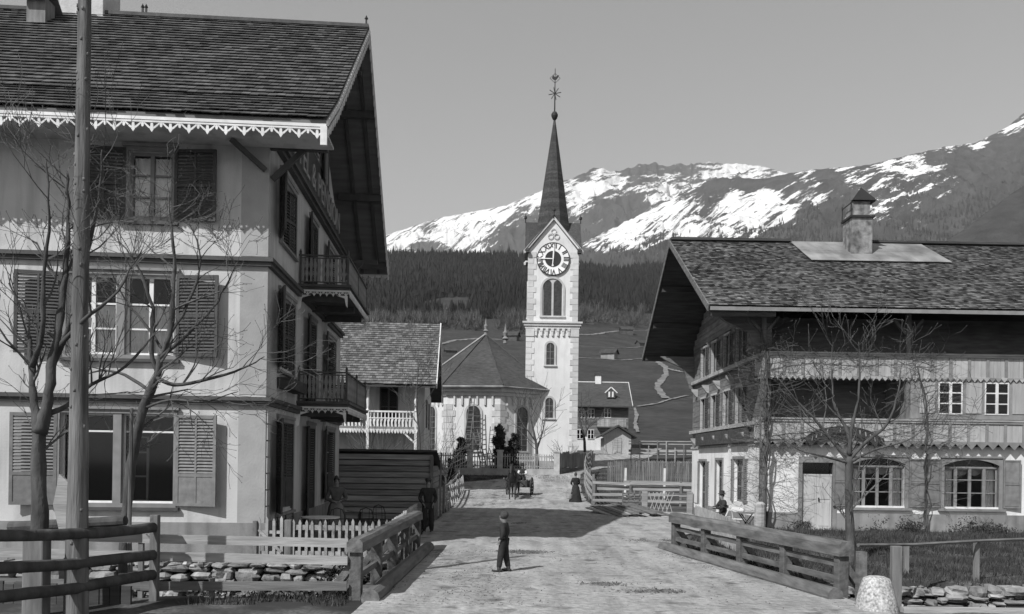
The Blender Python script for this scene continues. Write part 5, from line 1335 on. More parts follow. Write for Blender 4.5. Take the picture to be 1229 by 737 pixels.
for z in (.3, .6, .9): MB().beam((1.0, .05, z), (2.1, .05, z), .03, .06).build('rail', wood_md, LG)
WPn = thing('woven_hurdle', 'rough woven hurdle panel left of the lattice gate', 'hurdle', (4.6, 39.0, 0), R(8))
m = MB()
for j in range(9): m.tube([(i*.11, .03*math.sin(i*2.1+j*3.14), .1+j*.1) for i in range(9)], .035, 5)
m.build('weave', wood_md, WPn)
m = MB()
for i in range(4): m.beam((i*.28, 0, 0), (i*.28, 0, 1.05), .05, .05)
m.build('stakes', wood_v, WPn)
# cafe picket fence and stout post beside the chalet
t = thing('picket_fence', 'low slanting white picket fence in front of the seated man', 'fence')
pickets(t, (6.05, 29.4, 0), (5.55, 21.6, .0), .88, .105, .05, M('worn_white_paint', .32), (.95, .15), point=False)
m = MB().tube([(7.75, 27.4, 0), (7.75, 27.4, 1.05), (7.75, 27.4, 1.13)], [.19, .18, .10], 12); tag(m.build('stout_post', wood_lt), 'stout round topped wooden post at the chalet corner', 'post')
# guard stone and posts at the lower right
m = MB(); prof = [(-.2, .35), (0, .345), (.25, .29), (.45, .235), (.53, .20), (.56, .13), (.57, .02)]
m.lathe((5.83, 13.75, 0), prof, 22); m.v = [(x+.018*noise.noise(Vector((x*4, y*4, z*4))), y+.018*noise.noise(Vector((x*5, y*5, z*4+9))), z) for x, y, z in m.v]
tag(m.build('guard_stone', granite, smooth=True), 'speckled granite guard stone at the near right corner of the bridge', 'bollard')
m = MB().beam((6.17, 13.8, -.3), (6.17, 13.8, 1.06), .16, .12); tag(m.build('fence_post', wood_v, mod=.01), 'weathered square post right behind the guard stone', 'post')
t = thing('pole_rail', 'thin sagging pole rail crossing the chalet garden', 'fence')
MB().tube([(6.1, 15.2, .93), (7.6, 16.2, .86), (9.4, 17.2, .86), (13, 18.5, .9)], [.035]*4, 6).build('rail', wood_md, t)
for (x, y) in ((8.45, 18.4), (9.4, 17.3)): MB().beam((x, y, -.2), (x, y, .62 if x < 9 else .86), .09, .09).build('post', wood_v, t)
m = MB().beam((6.2, 13.62, .03), (14, 13.65, .05), .14, .10); tag(m.build('edge_beam', wood_lt), 'squared edge beam lying along the ground right of the guard stone', 'beam')
# telegraph pole
m = MB(); PQ = [(-.5, .175), (.3, .165), (1.2, .155), (2.2, .135), (3.6, .12), (5.2, .11), (6.8, .10), (8.4, .092), (10.4, .085)]
m.tube([(-6.54+.015*noise.noise(Vector((z, 3, 1))), 12.2, z) for z in [i*.12-.5 for i in range(91)]], [interp(i*.12-.5, PQ)*(1+.05*noise.noise(Vector((i*.35, 1, 8)))) for i in range(91)], 16)
for i in range(46):   # knots
    z = random.uniform(.3, 10); a_ = random.uniform(3.3, 6.1); r_ = interp(z, PQ); stone_at(m, (-6.54+r_*.96*math.cos(a_), 12.2+r_*.96*math.sin(a_), z), .02, .02, .028)
tag(m.build('telegraph_pole', polewood, smooth=True), 'tall bare timber telegraph pole in front of the hotel', 'pole')
# ladders at the choir
def ladder(A, B, w_, label, wd=(1, 0, 0)):
    t = thing('ladder', label, 'ladder', tuple(A), group='ladders at the choir'); A0 = Vector(A); A, B = Vector((0, 0, 0)), Vector(B)-A0; s = Vector(wd)*w_/2
    for q in (-1, 1): MB().beam(A+s*q, B+s*q*.8, .06, .06).build('side_rail', wood_md, t)
    m = MB(); n = int((B-A).length/.3)
    for i in range(1, n): p = A.lerp(B, i/n); m.beam(p-s*lerp(1, .8, i/n), p+s*lerp(1, .8, i/n), .04, .04)
    m.build('rungs', wood_md, t)
ladder(W(557.5, 556, 62.2), W(567, 478, 63.1), .45, 'ladder leaning across the choir window left of the window bush')
ladder(W(580, 556, 62.0), W(570, 515, 62.9), .4, 'short ladder propped under the right of the choir window')
ladder(W(588, 556, 62.2), W(591, 512, 63.0), .38, 'ladder standing against the choir corner beside the tall bush')
# ================================================================ bare trees
def grow(m, p, d, L, r, lvl, up=.25, wig=.25, spread=.7, kids=4, bud=None, nseg=4, minr=.0025, ratio=.58):
    """tapering twig with side shoots"""
    P_, Rr = [p.copy()], [r]; d = d.normalized()
    for i in range(nseg):
        d = (d+Vector((random.gauss(0, wig), random.gauss(0, wig), random.gauss(0, wig)+up*.35))*.55).normalized()
        p = p+d*(L/nseg); P_.append(p.copy()); Rr.append(max(minr, r*(1-.62*(i+1)/nseg)))
    m.tube(P_, Rr, 5 if r > .02 else 3, cap=False)
    if lvl <= 0:
        if bud is not None: bud.append((p.copy(), max(.008, minr*2.4)))
        return
    for k in range(kids):
        t = random.uniform(.25, 1.0) if k else .98; i = min(nseg-1, int(t*nseg)); q = P_[i].lerp(P_[i+1], t*nseg-i)
        a = random.uniform(0, 6.283); ax = (P_[i+1]-P_[i]).normalized(); o = ax.orthogonal().normalized(); o = Matrix.Rotation(a, 3, ax) @ o
        grow(m, q, ax+o*random.uniform(.45, 1.0)*spread*1.3, L*random.uniform(.45, .8)*ratio/.58, max(minr, Rr[i]*.62), lvl-1, up, wig, spread, kids if lvl > 1 else max(2, kids-1), bud, nseg, minr, ratio)
def buds(m, bl, n=None):
    for p, r in bl:
        o = len(m.v); m.v += [(p.x+r, p.y, p.z), (p.x, p.y+r, p.z), (p.x-r, p.y, p.z), (p.x, p.y-r, p.z), (p.x, p.y, p.z+r*1.6), (p.x, p.y, p.z-r)]
        m.f += [(o, o+1, o+4), (o+1, o+2, o+4), (o+2, o+3, o+4), (o+3, o, o+4), (o+1, o, o+5), (o+2, o+1, o+5), (o+3, o+2, o+5), (o, o+3, o+5)]
def bare_tree(name, label, stems, twigs, cat='tree', bm=None, base=None, lvl=2, L=(.5, 1.0), group=None, kids=4, up=.3, minr=.003, bud=True, spread=.7, wig=.22, trunkn=10):
    """stems: list of (points, radii); twigs: shoots per stem point"""
    t = thing(name, label, cat, group=group); tm = MB(); cm = MB(); bl = []
    for pts, rs in stems: 
        # smooth the polyline a little
        P_, Q = [], []
        for i in range(len(pts)-1):
            for k in range(4):
                s = k/4; a = pts[max(i-1, 0)]; b = pts[i]; c = pts[i+1]; d_ = pts[min(i+2, len(pts)-1)]
                P_.append(.5*((2*b)+(c-a)*s+(2*a-5*b+4*c-d_)*s*s+(3*b-a-3*c+d_)*s**3)); Q.append(lerp(rs[i], rs[i+1], s)*(1+.08*noise.noise(Vector((i*2+s*3, rs[0]*50, 0)))))
        P_.append(pts[-1]); Q.append(rs[-1]); tm.tube(P_, Q, trunkn if rs[0] > .03 else 5)
        n = twigs
        for k in range(n):
            f_ = random.uniform(.35, 1) if k > 1 else 1.0; i = min(len(P_)-2, int(f_*(len(P_)-1))); ax = (P_[i+1]-P_[i]).normalized(); o = Matrix.Rotation(random.uniform(0, 6.28), 3, ax) @ ax.orthogonal().normalized()
            o.y *= .8
            grow(cm, P_[i], ax*.6+o*spread*1.2+Vector((0, 0, .1)), random.uniform(*L), max(minr, min(Q[i]*.6, .028)), lvl, up, wig, spread, kids, bl if bud else None, 4, minr)
    tm.v = [(x+q*noise.noise(Vector((x*9, y*9, z*5))), y+q*noise.noise(Vector((x*9+5, y*9, z*5))), z) for x, y, z in tm.v for q in ((.035 if stems[0][1][0] > .06 else .008),)]
    tm.build('trunk', bm or bark, t, smooth=True)
    if bl: buds(cm, bl)
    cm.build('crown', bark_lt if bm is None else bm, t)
    return t
def S(pts, Y, y0=None): return [W(a, b, Y+(c[0] if c else 0)) for a, b, *c in pts]
# near left tree with pollarded head
Yt = 12.4
bare_tree('bare_tree', 'bare pollarded tree at the left edge with upright shoots behind the log fence', [
    ([W(47, 790, Yt), W(48, 640, Yt), W(46, 560, Yt), W(47, 512, Yt), W(40, 480, Yt), W(38, 440, Yt+.1), W(34, 400, Yt+.2)], [.14, .12, .10, .09, .05, .04, .025]),
    ([W(48, 520, Yt), W(58, 480, Yt), W(62, 440, Yt), W(70, 395, Yt-.1), W(78, 330, Yt-.1), W(82, 260, Yt), W(80, 205, Yt)], [.11, .075, .06, .055, .045, .03, .012]),
    ([W(62, 440, Yt), W(80, 400, Yt+.1), W(92, 350, Yt+.2), W(108, 290, Yt+.2), W(120, 220, Yt+.2), W(122, 180, Yt+.2)], [.05, .04, .035, .025, .016, .007]),
    ([W(38, 440, Yt), W(52, 400, Yt-.2), W(52, 330, Yt-.3), W(60, 260, Yt-.3), W(55, 190, Yt-.3)], [.04, .034, .028, .02, .008]),
    ([W(66, 420, Yt), W(100, 385, Yt-.3), W(140, 350, Yt-.4), W(170, 300, Yt-.4)], [.04, .03, .02, .008]),
    ([W(52, 500, Yt), W(80, 487, Yt+.2), W(110, 462, Yt+.3), W(150, 440, Yt+.4), W(190, 395, Yt+.4)], [.05, .035, .028, .02, .008]),
    ], 10, lvl=2, L=(.5, 1.0), kids=3, up=.5, minr=.0035)
Yt = 14.6
bare_tree('bare_tree', 'bare tree with leaning forked trunk and wide budding twigs in front of the hotel windows', [
    ([W(149, 715, Yt), W(150, 640, Yt), W(153, 600, Yt), W(160, 545, Yt), W(172, 490, Yt), W(188, 452, Yt), W(193, 425, Yt)], [.11, .10, .09, .085, .075, .065, .055]),
    ([W(193, 428, Yt), W(203, 405, Yt), W(208, 360, Yt), W(209, 310, Yt+.1), W(205, 260, Yt+.1), W(203, 225, Yt+.1)], [.06, .05, .04, .028, .018, .008]),
    ([W(188, 450, Yt), W(182, 420, Yt), W(183, 370, Yt-.1), W(165, 320, Yt-.2), W(140, 285, Yt-.3)], [.045, .04, .03, .018, .007]),
    ([W(186, 452, Yt), W(210, 462, Yt-.2), W(250, 455, Yt-.3), W(290, 443, Yt-.4), W(318, 428, Yt-.4)], [.04, .034, .026, .018, .006]),
    ([W(193, 430, Yt), W(225, 400, Yt-.3), W(255, 370, Yt-.4), W(275, 335, Yt-.5), W(285, 315, Yt-.5)], [.035, .03, .02, .012, .006]),
    ([W(180, 470, Yt), W(150, 450, Yt+.3), W(120, 445, Yt+.4), W(90, 455, Yt+.5)], [.035, .026, .018, .007]),
    ([W(172, 490, Yt), W(205, 480, Yt-.2), W(245, 482, Yt-.3), W(285, 470, Yt-.4)], [.03, .022, .015, .006]),
    ([W(195, 420, Yt), W(175, 390, Yt+.2), W(150, 360, Yt+.2), W(135, 330, Yt+.2)], [.03, .025, .016, .007]),
    ([W(205, 400, Yt), W(232, 350, Yt+.1), W(240, 300, Yt+.1), W(225, 265, Yt+.1)], [.03, .024, .014, .006]),
    ], 9, lvl=2, L=(.45, .95), kids=3, up=.12, minr=.0035)
m = MB(); m.tube([W(158, 730, 14.3), W(155, 640, 14.3), W(157, 560, 14.3), W(158, 490, 14.3)], [.045, .04, .035, .03], 8); tag(m.build('tree_stake', polewood), 'pale thin stake beside the leaning trunk', 'stake')
# tree in the chalet garden
Yt = 20.0
bare_tree('bare_tree', 'young bare tree with straight trunk and open vase crown in front of the chalet', [
    ([W(1021, 690, Yt), W(1020, 640, Yt), W(1019, 590, Yt), W(1019, 548, Yt)], [.12, .105, .09, .085]),
    ([W(1019, 552, Yt), W(1000, 530, Yt), W(975, 500, Yt), W(955, 480, Yt), W(935, 455, Yt)], [.05, .04, .03, .02, .008]),
    ([W(1019, 550, Yt), W(1018, 520, Yt+.2), W(1003, 490, Yt+.3), W(998, 450, Yt+.3), W(1000, 410, Yt+.3)], [.05, .04, .03, .02, .007]),
    ([W(1019, 552, Yt), W(1040, 530, Yt), W(1065, 508, Yt), W(1078, 470, Yt), W(1082, 435, Yt)], [.05, .04, .03, .018, .007]),
    ([W(1019, 548, Yt), W(1022, 515, Yt-.2), W(1030, 480, Yt-.2), W(1032, 440, Yt-.2), W(1030, 410, Yt-.2)], [.045, .04, .026, .016, .007]),
    ([W(1019, 555, Yt), W(1050, 540, Yt-.3), W(1085, 530, Yt-.3), W(1110, 515, Yt-.4)], [.035, .026, .016, .007]),
    ([W(1019, 556, Yt), W(990, 548, Yt-.2), W(960, 540, Yt-.2), W(930, 520, Yt-.2)], [.035, .026, .016, .007]),
    ], 6, lvl=2, L=(.6, 1.25), kids=3, up=.45, minr=.0045)
bare_tree('bare_tree', 'small bare tree against the church tower foot inside the churchyard fence', [
    ([W(645, 566, 61), W(644, 540, 61), W(641, 520, 61), W(636, 498, 61)], [.14, .11, .08, .03]), ([W(644, 540, 61), W(652, 515, 61), W(655, 495, 61)], [.08, .05, .02]), ([W(643, 530, 61), W(632, 515, 61), W(625, 510, 61)], [.06, .04, .02])],
    7, lvl=1, L=(1.2, 2.2), kids=4, up=.3, minr=.012, bud=False)
bare_tree('bare_tree', 'thin bare fruit tree in front of the farmhouse', [([W(702, 545, 88), W(701, 525, 88), W(696, 505, 88), W(694, 492, 88)], [.16, .13, .1, .04]), ([W(701, 525, 88), W(708, 508, 88)], [.1, .04])], 8, lvl=1, L=(1.3, 2.4), kids=4, minr=.02, bud=False)
bare_tree('bare_tree', 'slender bare sapling before the right post of the balcony house', [([W(505, 560, 38.4), W(503, 520, 38.4), W(500, 480, 38.4), W(503, 430, 38.4)], [.05, .04, .03, .01])], 16, lvl=2, L=(.7, 1.4), kids=3, up=.8, minr=.007, bud=False)
for k, (px, lab) in enumerate(((455, 'fan of bare shrub stems rising behind the log barn below the balcony house'), (536, 'pale bare shrub behind the barn corner before the white choir wall'))):
    c = W(px, 552, 38.8+k*6); bare_tree('bare_shrub', lab, [([Vector((c.x, c.y, .5)), Vector((c.x+random.uniform(-.1, .1), c.y, 1.6)), Vector((c.x+dx, c.y, 2.6))], [.04, .03, .01]) for dx in (-.5, 0, .5)], 12, 'shrub', lvl=1, L=(1.0, 1.9), kids=3, up=.7, minr=.007, bud=False)
c = W(676, 545, 63); bare_tree('bare_shrub', 'small leafless shrub at the foot of the tower beside the pillar', [([Vector((c.x, c.y, 1.5)), Vector((c.x, c.y, 2.6))], [.06, .03])], 14, 'shrub', lvl=1, L=(.7, 1.3), kids=4, up=.3, minr=.012, bud=False)
# climbers on the chalet (thing: stems and tendrils)
def climber(label, path, r0, sides, group=None):
    t = thing('climbing_vine', label, 'vine', group=group); m = MB(); tw = MB(); bl = []
    for k in range(3 if r0 > .03 else 1):
        P_ = []
        for i in range(len(path)-1):
            for s in range(6):
                q = path[i].lerp(path[i+1], s/6); P_.append(q+Vector((.09*noise.noise(Vector((i*6+s, k*9, 1))*.45)*(1+k), -.02-.03*k, .05*noise.noise(Vector((k, i*6+s, 1))*.5))))
        m.tube(P_, [r0*(1-.6*i/len(P_))*(1-.25*k) for i in range(len(P_))], 6)
        for j in range(sides//(3 if r0 > .03 else 1)):
            i = random.randrange(3, len(P_)); d = Vector((random.choice((-1, 1)), random.uniform(-.35, .1), random.uniform(-.3, .6)))
            grow(tw, P_[i], d, random.uniform(.5, 1.2), .008, 1, .1, .35, .8, 4, bl, 5, .0045)
    m.build('stem', bark, t, smooth=True); buds(tw, bl); tw.build('tendrils', bark_lt, t); return t
def CHL(u, v, z): a = R(.6); return Vector((8.0+u*math.cos(a)-v*math.sin(a), 28+u*math.sin(a)+v*math.cos(a), z))
climber('thick tangled bare vine climbing the chalet corner post', [CHL(.02, -.32, 0), CHL(-.02, -.34, 1.5), CHL(.05, -.34, 3.0), CHL(-.05, -.34, 4.5), CHL(.0, -.34, 6.0), CHL(-.3, -.32, 7.0)], .06, 130)
climber('bare vine stem climbing between the two ground floor windows', [CHL(5.48, -.12, 0), CHL(5.42, -.14, 1.5), CHL(5.36, -.3, 2.75), CHL(5.35, -.32, 3.2), CHL(5.3, -.34, 4.5), CHL(4.9, -.34, 5.9)], .038, 54)
climber('bare vine trained along the upper gallery handrail', [CHL(.1, -.34, 5.7), CHL(1.5, -.35, 5.95), CHL(3, -.35, 5.85), CHL(4.6, -.35, 5.95), CHL(5.6, -.35, 5.7)], .016, 46)
climber('bare vine sagging across the lower gallery boards', [CHL(.1, -.34, 3.3), CHL(1.5, -.36, 3.45), CHL(2.6, -.36, 3.3), CHL(4.2, -.36, 3.6), CHL(5.3, -.35, 3.8)], .016, 46)
# ================================================================ evergreen bushes, weeds, grass
def leafmass(m, c, rx, ry, rz, n, s, lump=3):
    cs = [(Vector((random.gauss(0, .45), random.gauss(0, .45), random.gauss(0, .45))), random.uniform(.3, .6)) for _ in range(lump*4)]
    for i in range(n):
        q, r_ = random.choice(cs); p = q+Vector((random.gauss(0, 1), random.gauss(0, 1), random.gauss(0, 1))).normalized()*r_*random.uniform(.3, 1)
        p = Vector((c[0]+p.x*rx, c[1]+p.y*ry, c[2]+p.z*rz)); a = Vector((random.gauss(0, 1), random.gauss(0, 1), random.gauss(0, 1))).normalized(); b = a.orthogonal().normalized(); h = s*random.uniform(.5, 1.3)
        m.add([p-b*h*.35, p+b*h*.35, p+a*h], [(0, 1, 2)])
def evergreen(label, px, py0, py1, Y, wpx, n=1400, stems=1):
    t = thing('evergreen_bush', label, 'bush'); z0 = G(W(px, py0, Y).x, Y); m = MB(); tr = MB()
    for k in range(stems):
        dx = (k-(stems-1)/2)*wpx*.45*Y/F; top = W(px, py1, Y).z-k*.5; b = W(px, py0, Y); h = top-z0
        tr.tube([(b.x+dx*.3, Y, z0-.1), (b.x+dx, Y, z0+h*.7)], [.07, .02], 6)
        for j in range(7):
            f_ = j/6; w_ = wpx*Y/F*.5*(1-.65*f_)*random.uniform(.8, 1.15)/(1 if stems == 1 else 1.3)
            leafmass(m, (b.x+dx+random.uniform(-.1, .1), Y, z0+.25+h*f_*.9), w_, w_, h*.13, n//3, .17)
    tr.build('trunk', bark, t); m.build('crown', leaf_dk, t)
evergreen('tall dark evergreen bush with two tips before the choir', 607, 566, 516, 59.2, 36, 2400, 2)
evergreen('small rounded dark evergreen at the left churchyard gate', 553, 562, 530, 59.0, 24, 1500)
evergreen('tiny dark evergreen outside the fence left of the road', 541, 575, 555, 55.5, 8, 400)
# hedge plants along the chalet wall, weeds by the stream
m = MB()
for i in range(60):
    u = random.uniform(1.2 if i % 3 else 2.8, 16); p = CHL(u, random.uniform(-1.3, -.25), .35); leafmass(m, p, .4, .25, random.uniform(.1, .42), 130, .07)
tag(m.build('wall_plants', leaf_dk), 'dark leafy plants growing along the foot of the chalet wall', 'plants', kind='stuff')
m = MB()
for i in range(80):
    x = random.uniform(-6.6, -2.6) if i % 4 else random.uniform(5.9, 9); y = random.uniform(14.6, 17.4)
    leafmass(m, (x, y, -.9+random.uniform(0, .45)), .38, .3, .30, 90, .075)
for (x, y, z, s) in ((-3.9, 17.3, -.3, .5), (-3.6, 17.5, -.1, .45), (-3.3, 15.0, -.45, .55), (-3.0, 15.2, -.6, .5), (-4.8, 15.1, -.6, .6)): leafmass(m, (x, y, z), s, s*.7, s*.7, 420, .07)
tag(m.build('weeds', leaf_dk), 'dark weeds and brambles along the stream bed', 'weeds', kind='stuff')
def blades(name, label, n, fn, h0, h1, w_):
    m = MB()
    for i in range(n):
        x, y = fn(); z = G(x, y); h = random.uniform(h0, h1); a = random.uniform(0, 3.14); dx, dy = math.cos(a)*w_, math.sin(a)*w_; lx, ly = random.gauss(0, .35)*h, random.gauss(0, .35)*h
        m.add([(x-dx, y-dy, z-.02), (x+dx, y+dy, z-.02), (x+lx, y+ly, z+h)], [(0, 1, 2)])
    tag(m.build(name, grassm), label, 'grass', kind='stuff')
def garden():
    while True:
        x, y = random.uniform(4.6, 17), random.uniform(16.9, 27.7)
        if x < interp(y, RE)+.25+.2*noise.noise(Vector((y, 0, 0))): continue
        if noise.noise(Vector((x*.7, y*.7, 3)))+random.uniform(-.3, .6) > -.05: return x, y
blades('grass', 'rough dark winter grass filling the chalet garden', 42000, garden, .04, .17, .010)
def verge():
    while True:
        k = random.random()
        if k < .35: y = random.uniform(22.8, 50); x = interp(y, LE)-random.uniform(-.1, 1.2)
        elif k < .6: x = random.uniform(-9, -2.9); y = random.choice((random.uniform(13.4, 14.6), random.uniform(18.25, 18.7)))
        elif k < .8: x = random.uniform(-7, 3); y = random.uniform(55.5, 58)
        else: y = random.uniform(39, 62); x = interp(y, RE)+random.uniform(-.1, 2.5)
        if x > -5.7 and x < -3.6 and 19 < y < 30: continue
        if noise.noise(Vector((x*.9, y*.9, 8))) > -.15: return x, y
blades('verge_grass', 'tufts of grass along the road edges and church bank', 22000, verge, .05, .2, .010)
def loose():
    while True:
        y = random.uniform(13.5, 40); x = random.uniform(interp(y, LE), interp(y, RE))
        c = noise.noise(Vector((x*.55+3, y*.4, 2)))
        if c > .28 or random.random() < .12: return x, y
m = MB()
for i in range(5200):
    x, y = loose(); s = random.uniform(.008, .026); z = max(G(x, y), 0)+.03
    if random.random() < .55:
        a = random.uniform(0, 3.14); L = random.uniform(.03, .11); m.add([(x, y, z+.004), (x+L*math.cos(a), y+L*math.sin(a), z+.012), (x+L*math.cos(a)+.008, y+L*math.sin(a), z+.004)], [(0, 1, 2)])
    else: m.add([(x-s, y-s, z-.01), (x+s, y-s, z-.01), (x, y+s, z-.01), (x+s*.2, y, z+s*.9)], [(0, 1, 3), (1, 2, 3), (2, 0, 3)])
for (cx_, cy_, rx_, ry_, n_) in ((.05, 21.4, .55, .30, 700), (2.4, 15.2, .5, .22, 400), (1.5, 16.0, .4, .2, 250), (3.9, 24.5, .8, .4, 500), (-.2, 30.5, .3, .2, 120)):
    for i in range(n_):
        x, y = random.gauss(cx_, rx_*.5), random.gauss(cy_, ry_*.6); a = random.uniform(0, 3.14); L = random.uniform(.03, .09); z = .075 if y > 22 else .035
        m.add([(x, y, z), (x+L*math.cos(a), y+L*math.sin(a), z+.02), (x+L*math.cos(a)+.016, y+L*math.sin(a)-.01, z)], [(0, 1, 2)])
tag(m.build('road_litter', M('straw_and_pebbles', .12, var=.4, bump=0, island=.6)), 'scattered straw, dung and pebbles on the road', 'litter', kind='stuff')
# ================================================================ people
skin_m = M('skin', .22, rough=.6, var=.1, bump=0); cloth_dk = M('dark_cloth', .028, var=.35, scale=6, bump=.5, bscale=30); cloth_md = M('grey_cloth', .10, var=.3, scale=6, bump=.5, bscale=30)
cloth_lt = M('shirt_cloth', .55, var=.12, scale=6, bump=.4, bscale=30); hair_m = M('hair', .05, var=.3, scale=20, bump=.5); boot_m = M('boot_leather', .035, rough=.6, var=.3, bump=.2); eye_m = M('eye', .02, bump=0)
def skin_mesh(name, V, E_, Rd, mat, parent, sub=1, root=0):
    me = bpy.data.meshes.new(name); me.from_pydata([tuple(v) for v in V], E_, []); me.update()
    o = bpy.data.objects.new(name, me); COL.objects.link(o); o.parent = parent; me.materials.append(mat)
    sm = o.modifiers.new('skin', 'SKIN'); sm.use_smooth_shade = True
    if not me.skin_vertices: me.attributes.new('x', 'FLOAT', 'POINT')
    lay = me.skin_vertices[0].data if me.skin_vertices else None
    if lay:
        for i, r in enumerate(Rd):
            rr = r if isinstance(r, tuple) else (r, r); lay[i].radius = rr; lay[i].use_root = (i == root)
    sb_ = o.modifiers.new('sub', 'SUBSURF'); sb_.levels = sub; sb_.render_levels = sub
    return o
def figure(label, loc, rz, H, J, top=cloth_dk, legs=cloth_dk, hat=None, skirt=None, apron=None, sleeves=None, hair='short', child=False, seated=False):
    """J overrides joint positions given for a 1.75 m body that faces -y"""
    t = thing('person', label, 'person', loc, rz); k = H/1.75
    if child: t.scale = (1.14, 1.14, 1)
    j = dict(pel=(0, 0, .95), sp=(0, .01, 1.12), ch=(0, 0, 1.34), nk=(0, .01, 1.50), hb=(0, -.01, 1.58), hd=(0, -.015, 1.66), ht=(0, 0, 1.735),
             shL=(.18, 0, 1.43), shR=(-.18, 0, 1.43), elL=(.25, .03, 1.14), elR=(-.25, .03, 1.14), wrL=(.27, -.06, .90), wrR=(-.27, -.06, .90),
             hiL=(.10, 0, .92), hiR=(-.10, 0, .92), knL=(.11, -.02, .50), knR=(-.11, -.02, .50), anL=(.11, .03, .09), anR=(-.11, .03, .09), toL=(.13, -.14, .04), toR=(-.13, -.14, .04))
    look = J.pop('look', (0, -1, 0)); j.update(J)
    if child:      # a child's head is larger for the body
        c = Vector(j['nk'])
        for n_ in ('hb', 'hd', 'ht'): j[n_] = tuple(c+(Vector(j[n_])-c)*1.3-Vector((0, 0, .035)))
    P_ = {n_: Vector(p)*k for n_, p in j.items()}
    names = list(P_); idx = {n_: i for i, n_ in enumerate(names)}; hs = 1.35 if child else 1.0
    rad = dict(pel=(.13, .12), sp=(.12, .11), ch=(.14, .12), nk=(.055, .055), hb=(.072*hs, .08*hs), hd=(.09*hs, .105*hs), ht=(.06*hs, .07*hs), shL=.062, shR=.062, elL=.042, elR=.042, wrL=.03, wrR=.03, hiL=.10, hiR=.10, knL=.075, knR=.075, anL=.058, anR=.058, toL=(.042, .03), toR=(.042, .03))
    ed = [('pel', 'sp'), ('sp', 'ch'), ('ch', 'nk'), ('nk', 'hb'), ('hb', 'hd'), ('hd', 'ht'), ('ch', 'shL'), ('ch', 'shR'), ('shL', 'elL'), ('shR', 'elR'), ('elL', 'wrL'), ('elR', 'wrR'), ('pel', 'hiL'), ('pel', 'hiR'), ('hiL', 'knL'), ('hiR', 'knR'), ('knL', 'anL'), ('knR', 'anR'), ('anL', 'toL'), ('anR', 'toR')]
    V = [P_[n_] for n_ in names]; E_ = [(idx[a], idx[b]) for a, b in ed]; slim = {n_: .72 for n_ in ('pel', 'sp', 'ch', 'shL', 'shR', 'elL', 'elR', 'hiL', 'hiR', 'knL', 'knR', 'anL', 'anR')}
    Rd = [tuple(x*k*slim.get(n_, 1) for x in (rad[n_] if isinstance(rad[n_], tuple) else (rad[n_],)*2)) for n_ in names]
    # nose, ears
    hd = P_['hd']; up = (P_['ht']-P_['hb']).normalized(); fw = Vector(look).normalized(); sd_ = fw.cross(up).normalized()
    # hands: palm with four fingers and a thumb
    for s in ('L', 'R'):
        w_ = P_['wr'+s]; d = (w_-P_['el'+s]).normalized(); sgn_ = 1 if s == 'L' else -1; ac = Vector((0, -1, 0)); ac = (ac-d*ac.dot(d)).normalized(); nm = d.cross(ac)
        V.append(w_+d*.055*k); Rd.append((.034*k, .016*k)); pi_ = len(V)-1; E_.append((idx['wr'+s], pi_))
        for q, (o_, L_) in enumerate(((.030, .068), (.010, .078), (-.010, .072), (-.030, .056))):
            a = w_+d*.085*k+ac*o_*k; b = a+d*L_*.55*k-nm*sgn_*.012*k; c = b+d*L_*.4*k-nm*sgn_*.028*k
            V += [a, b, c]; Rd += [(.0095*k,)*2, (.0085*k,)*2, (.007*k,)*2]; n0 = len(V)-3; E_ += [(pi_, n0), (n0, n0+1), (n0+1, n0+2)]
        a = w_+d*.04*k+ac*.038*k; b = a+d*.03*k+ac*.022*k; V += [a, b]; Rd += [(.011*k,)*2, (.009*k,)*2]; n0 = len(V)-2; E_ += [(pi_, n0), (n0, n0+1)]
    n0 = len(V); V.append(hd+fw*.098*k*hs-up*.012*k); Rd.append((.014*k, .014*k)); E_.append((idx['hd'], n0))
    body = skin_mesh('body', V, E_, Rd, skin_m, t, 1)
    f = MB()
    for s in (-1, 1): c = hd+fw*.086*k*hs+sd_*s*.033*k*hs+up*.012*k; f.tube([c, c+fw*.008*k], [.010*k, .006*k], 6)
    f.build('eyes', eye_m, body); f = MB(); c = hd+fw*.088*k*hs-up*.048*k; f.beam(c-sd_*.022*k, c+sd_*.022*k, .008*k, .006*k); f.build('mouth', M('lips', .16, bump=0), body)
    f = MB()
    for s in (-1, 1): c = hd+sd_*s*.078*k*hs; f.tube([c-up*.03*k, c+up*.0*k+sd_*s*.01*k, c+up*.025*k], [.008*k, .014*k, .01*k], 6)
    f.build('ears', skin_m, body)
    def cloth(name, parts, eds, grow_, mat, sub=1, cut=None):
        rad2 = dict(rad, pel=(.108, .108), sp=(.112, .112), ch=(.135, .125)) if 'ch' in parts else dict(rad, pel=(.095, .095), hiL=(.088, .088), hiR=(.088, .088))
        vs = [P_[a] for a in parts]; ii = {a: i for i, a in enumerate(parts)}; rr = [tuple(x*k+grow_*k for x in (rad2[a] if isinstance(rad2[a], tuple) else (rad2[a],)*2)) for a in parts]
        if cut:
            for a, f_ in cut.items(): vs[ii[a]] = P_[f_[0]].lerp(P_[a], f_[1])
        return skin_mesh(name, vs, [(ii[a], ii[b]) for a, b in eds], rr, mat, t, sub)
    cloth('jacket' if not skirt else 'bodice', ['pel', 'sp', 'ch', 'nk', 'shL', 'shR', 'elL', 'elR', 'wrL', 'wrR'] , [('pel', 'sp'), ('sp', 'ch'), ('ch', 'nk'), ('ch', 'shL'), ('ch', 'shR'), ('shL', 'elL'), ('shR', 'elR'), ('elL', 'wrL'), ('elR', 'wrR')], .022, top, cut={'nk': ('ch', .98), 'wrL': ('elL', .93), 'wrR': ('elR', .93)})
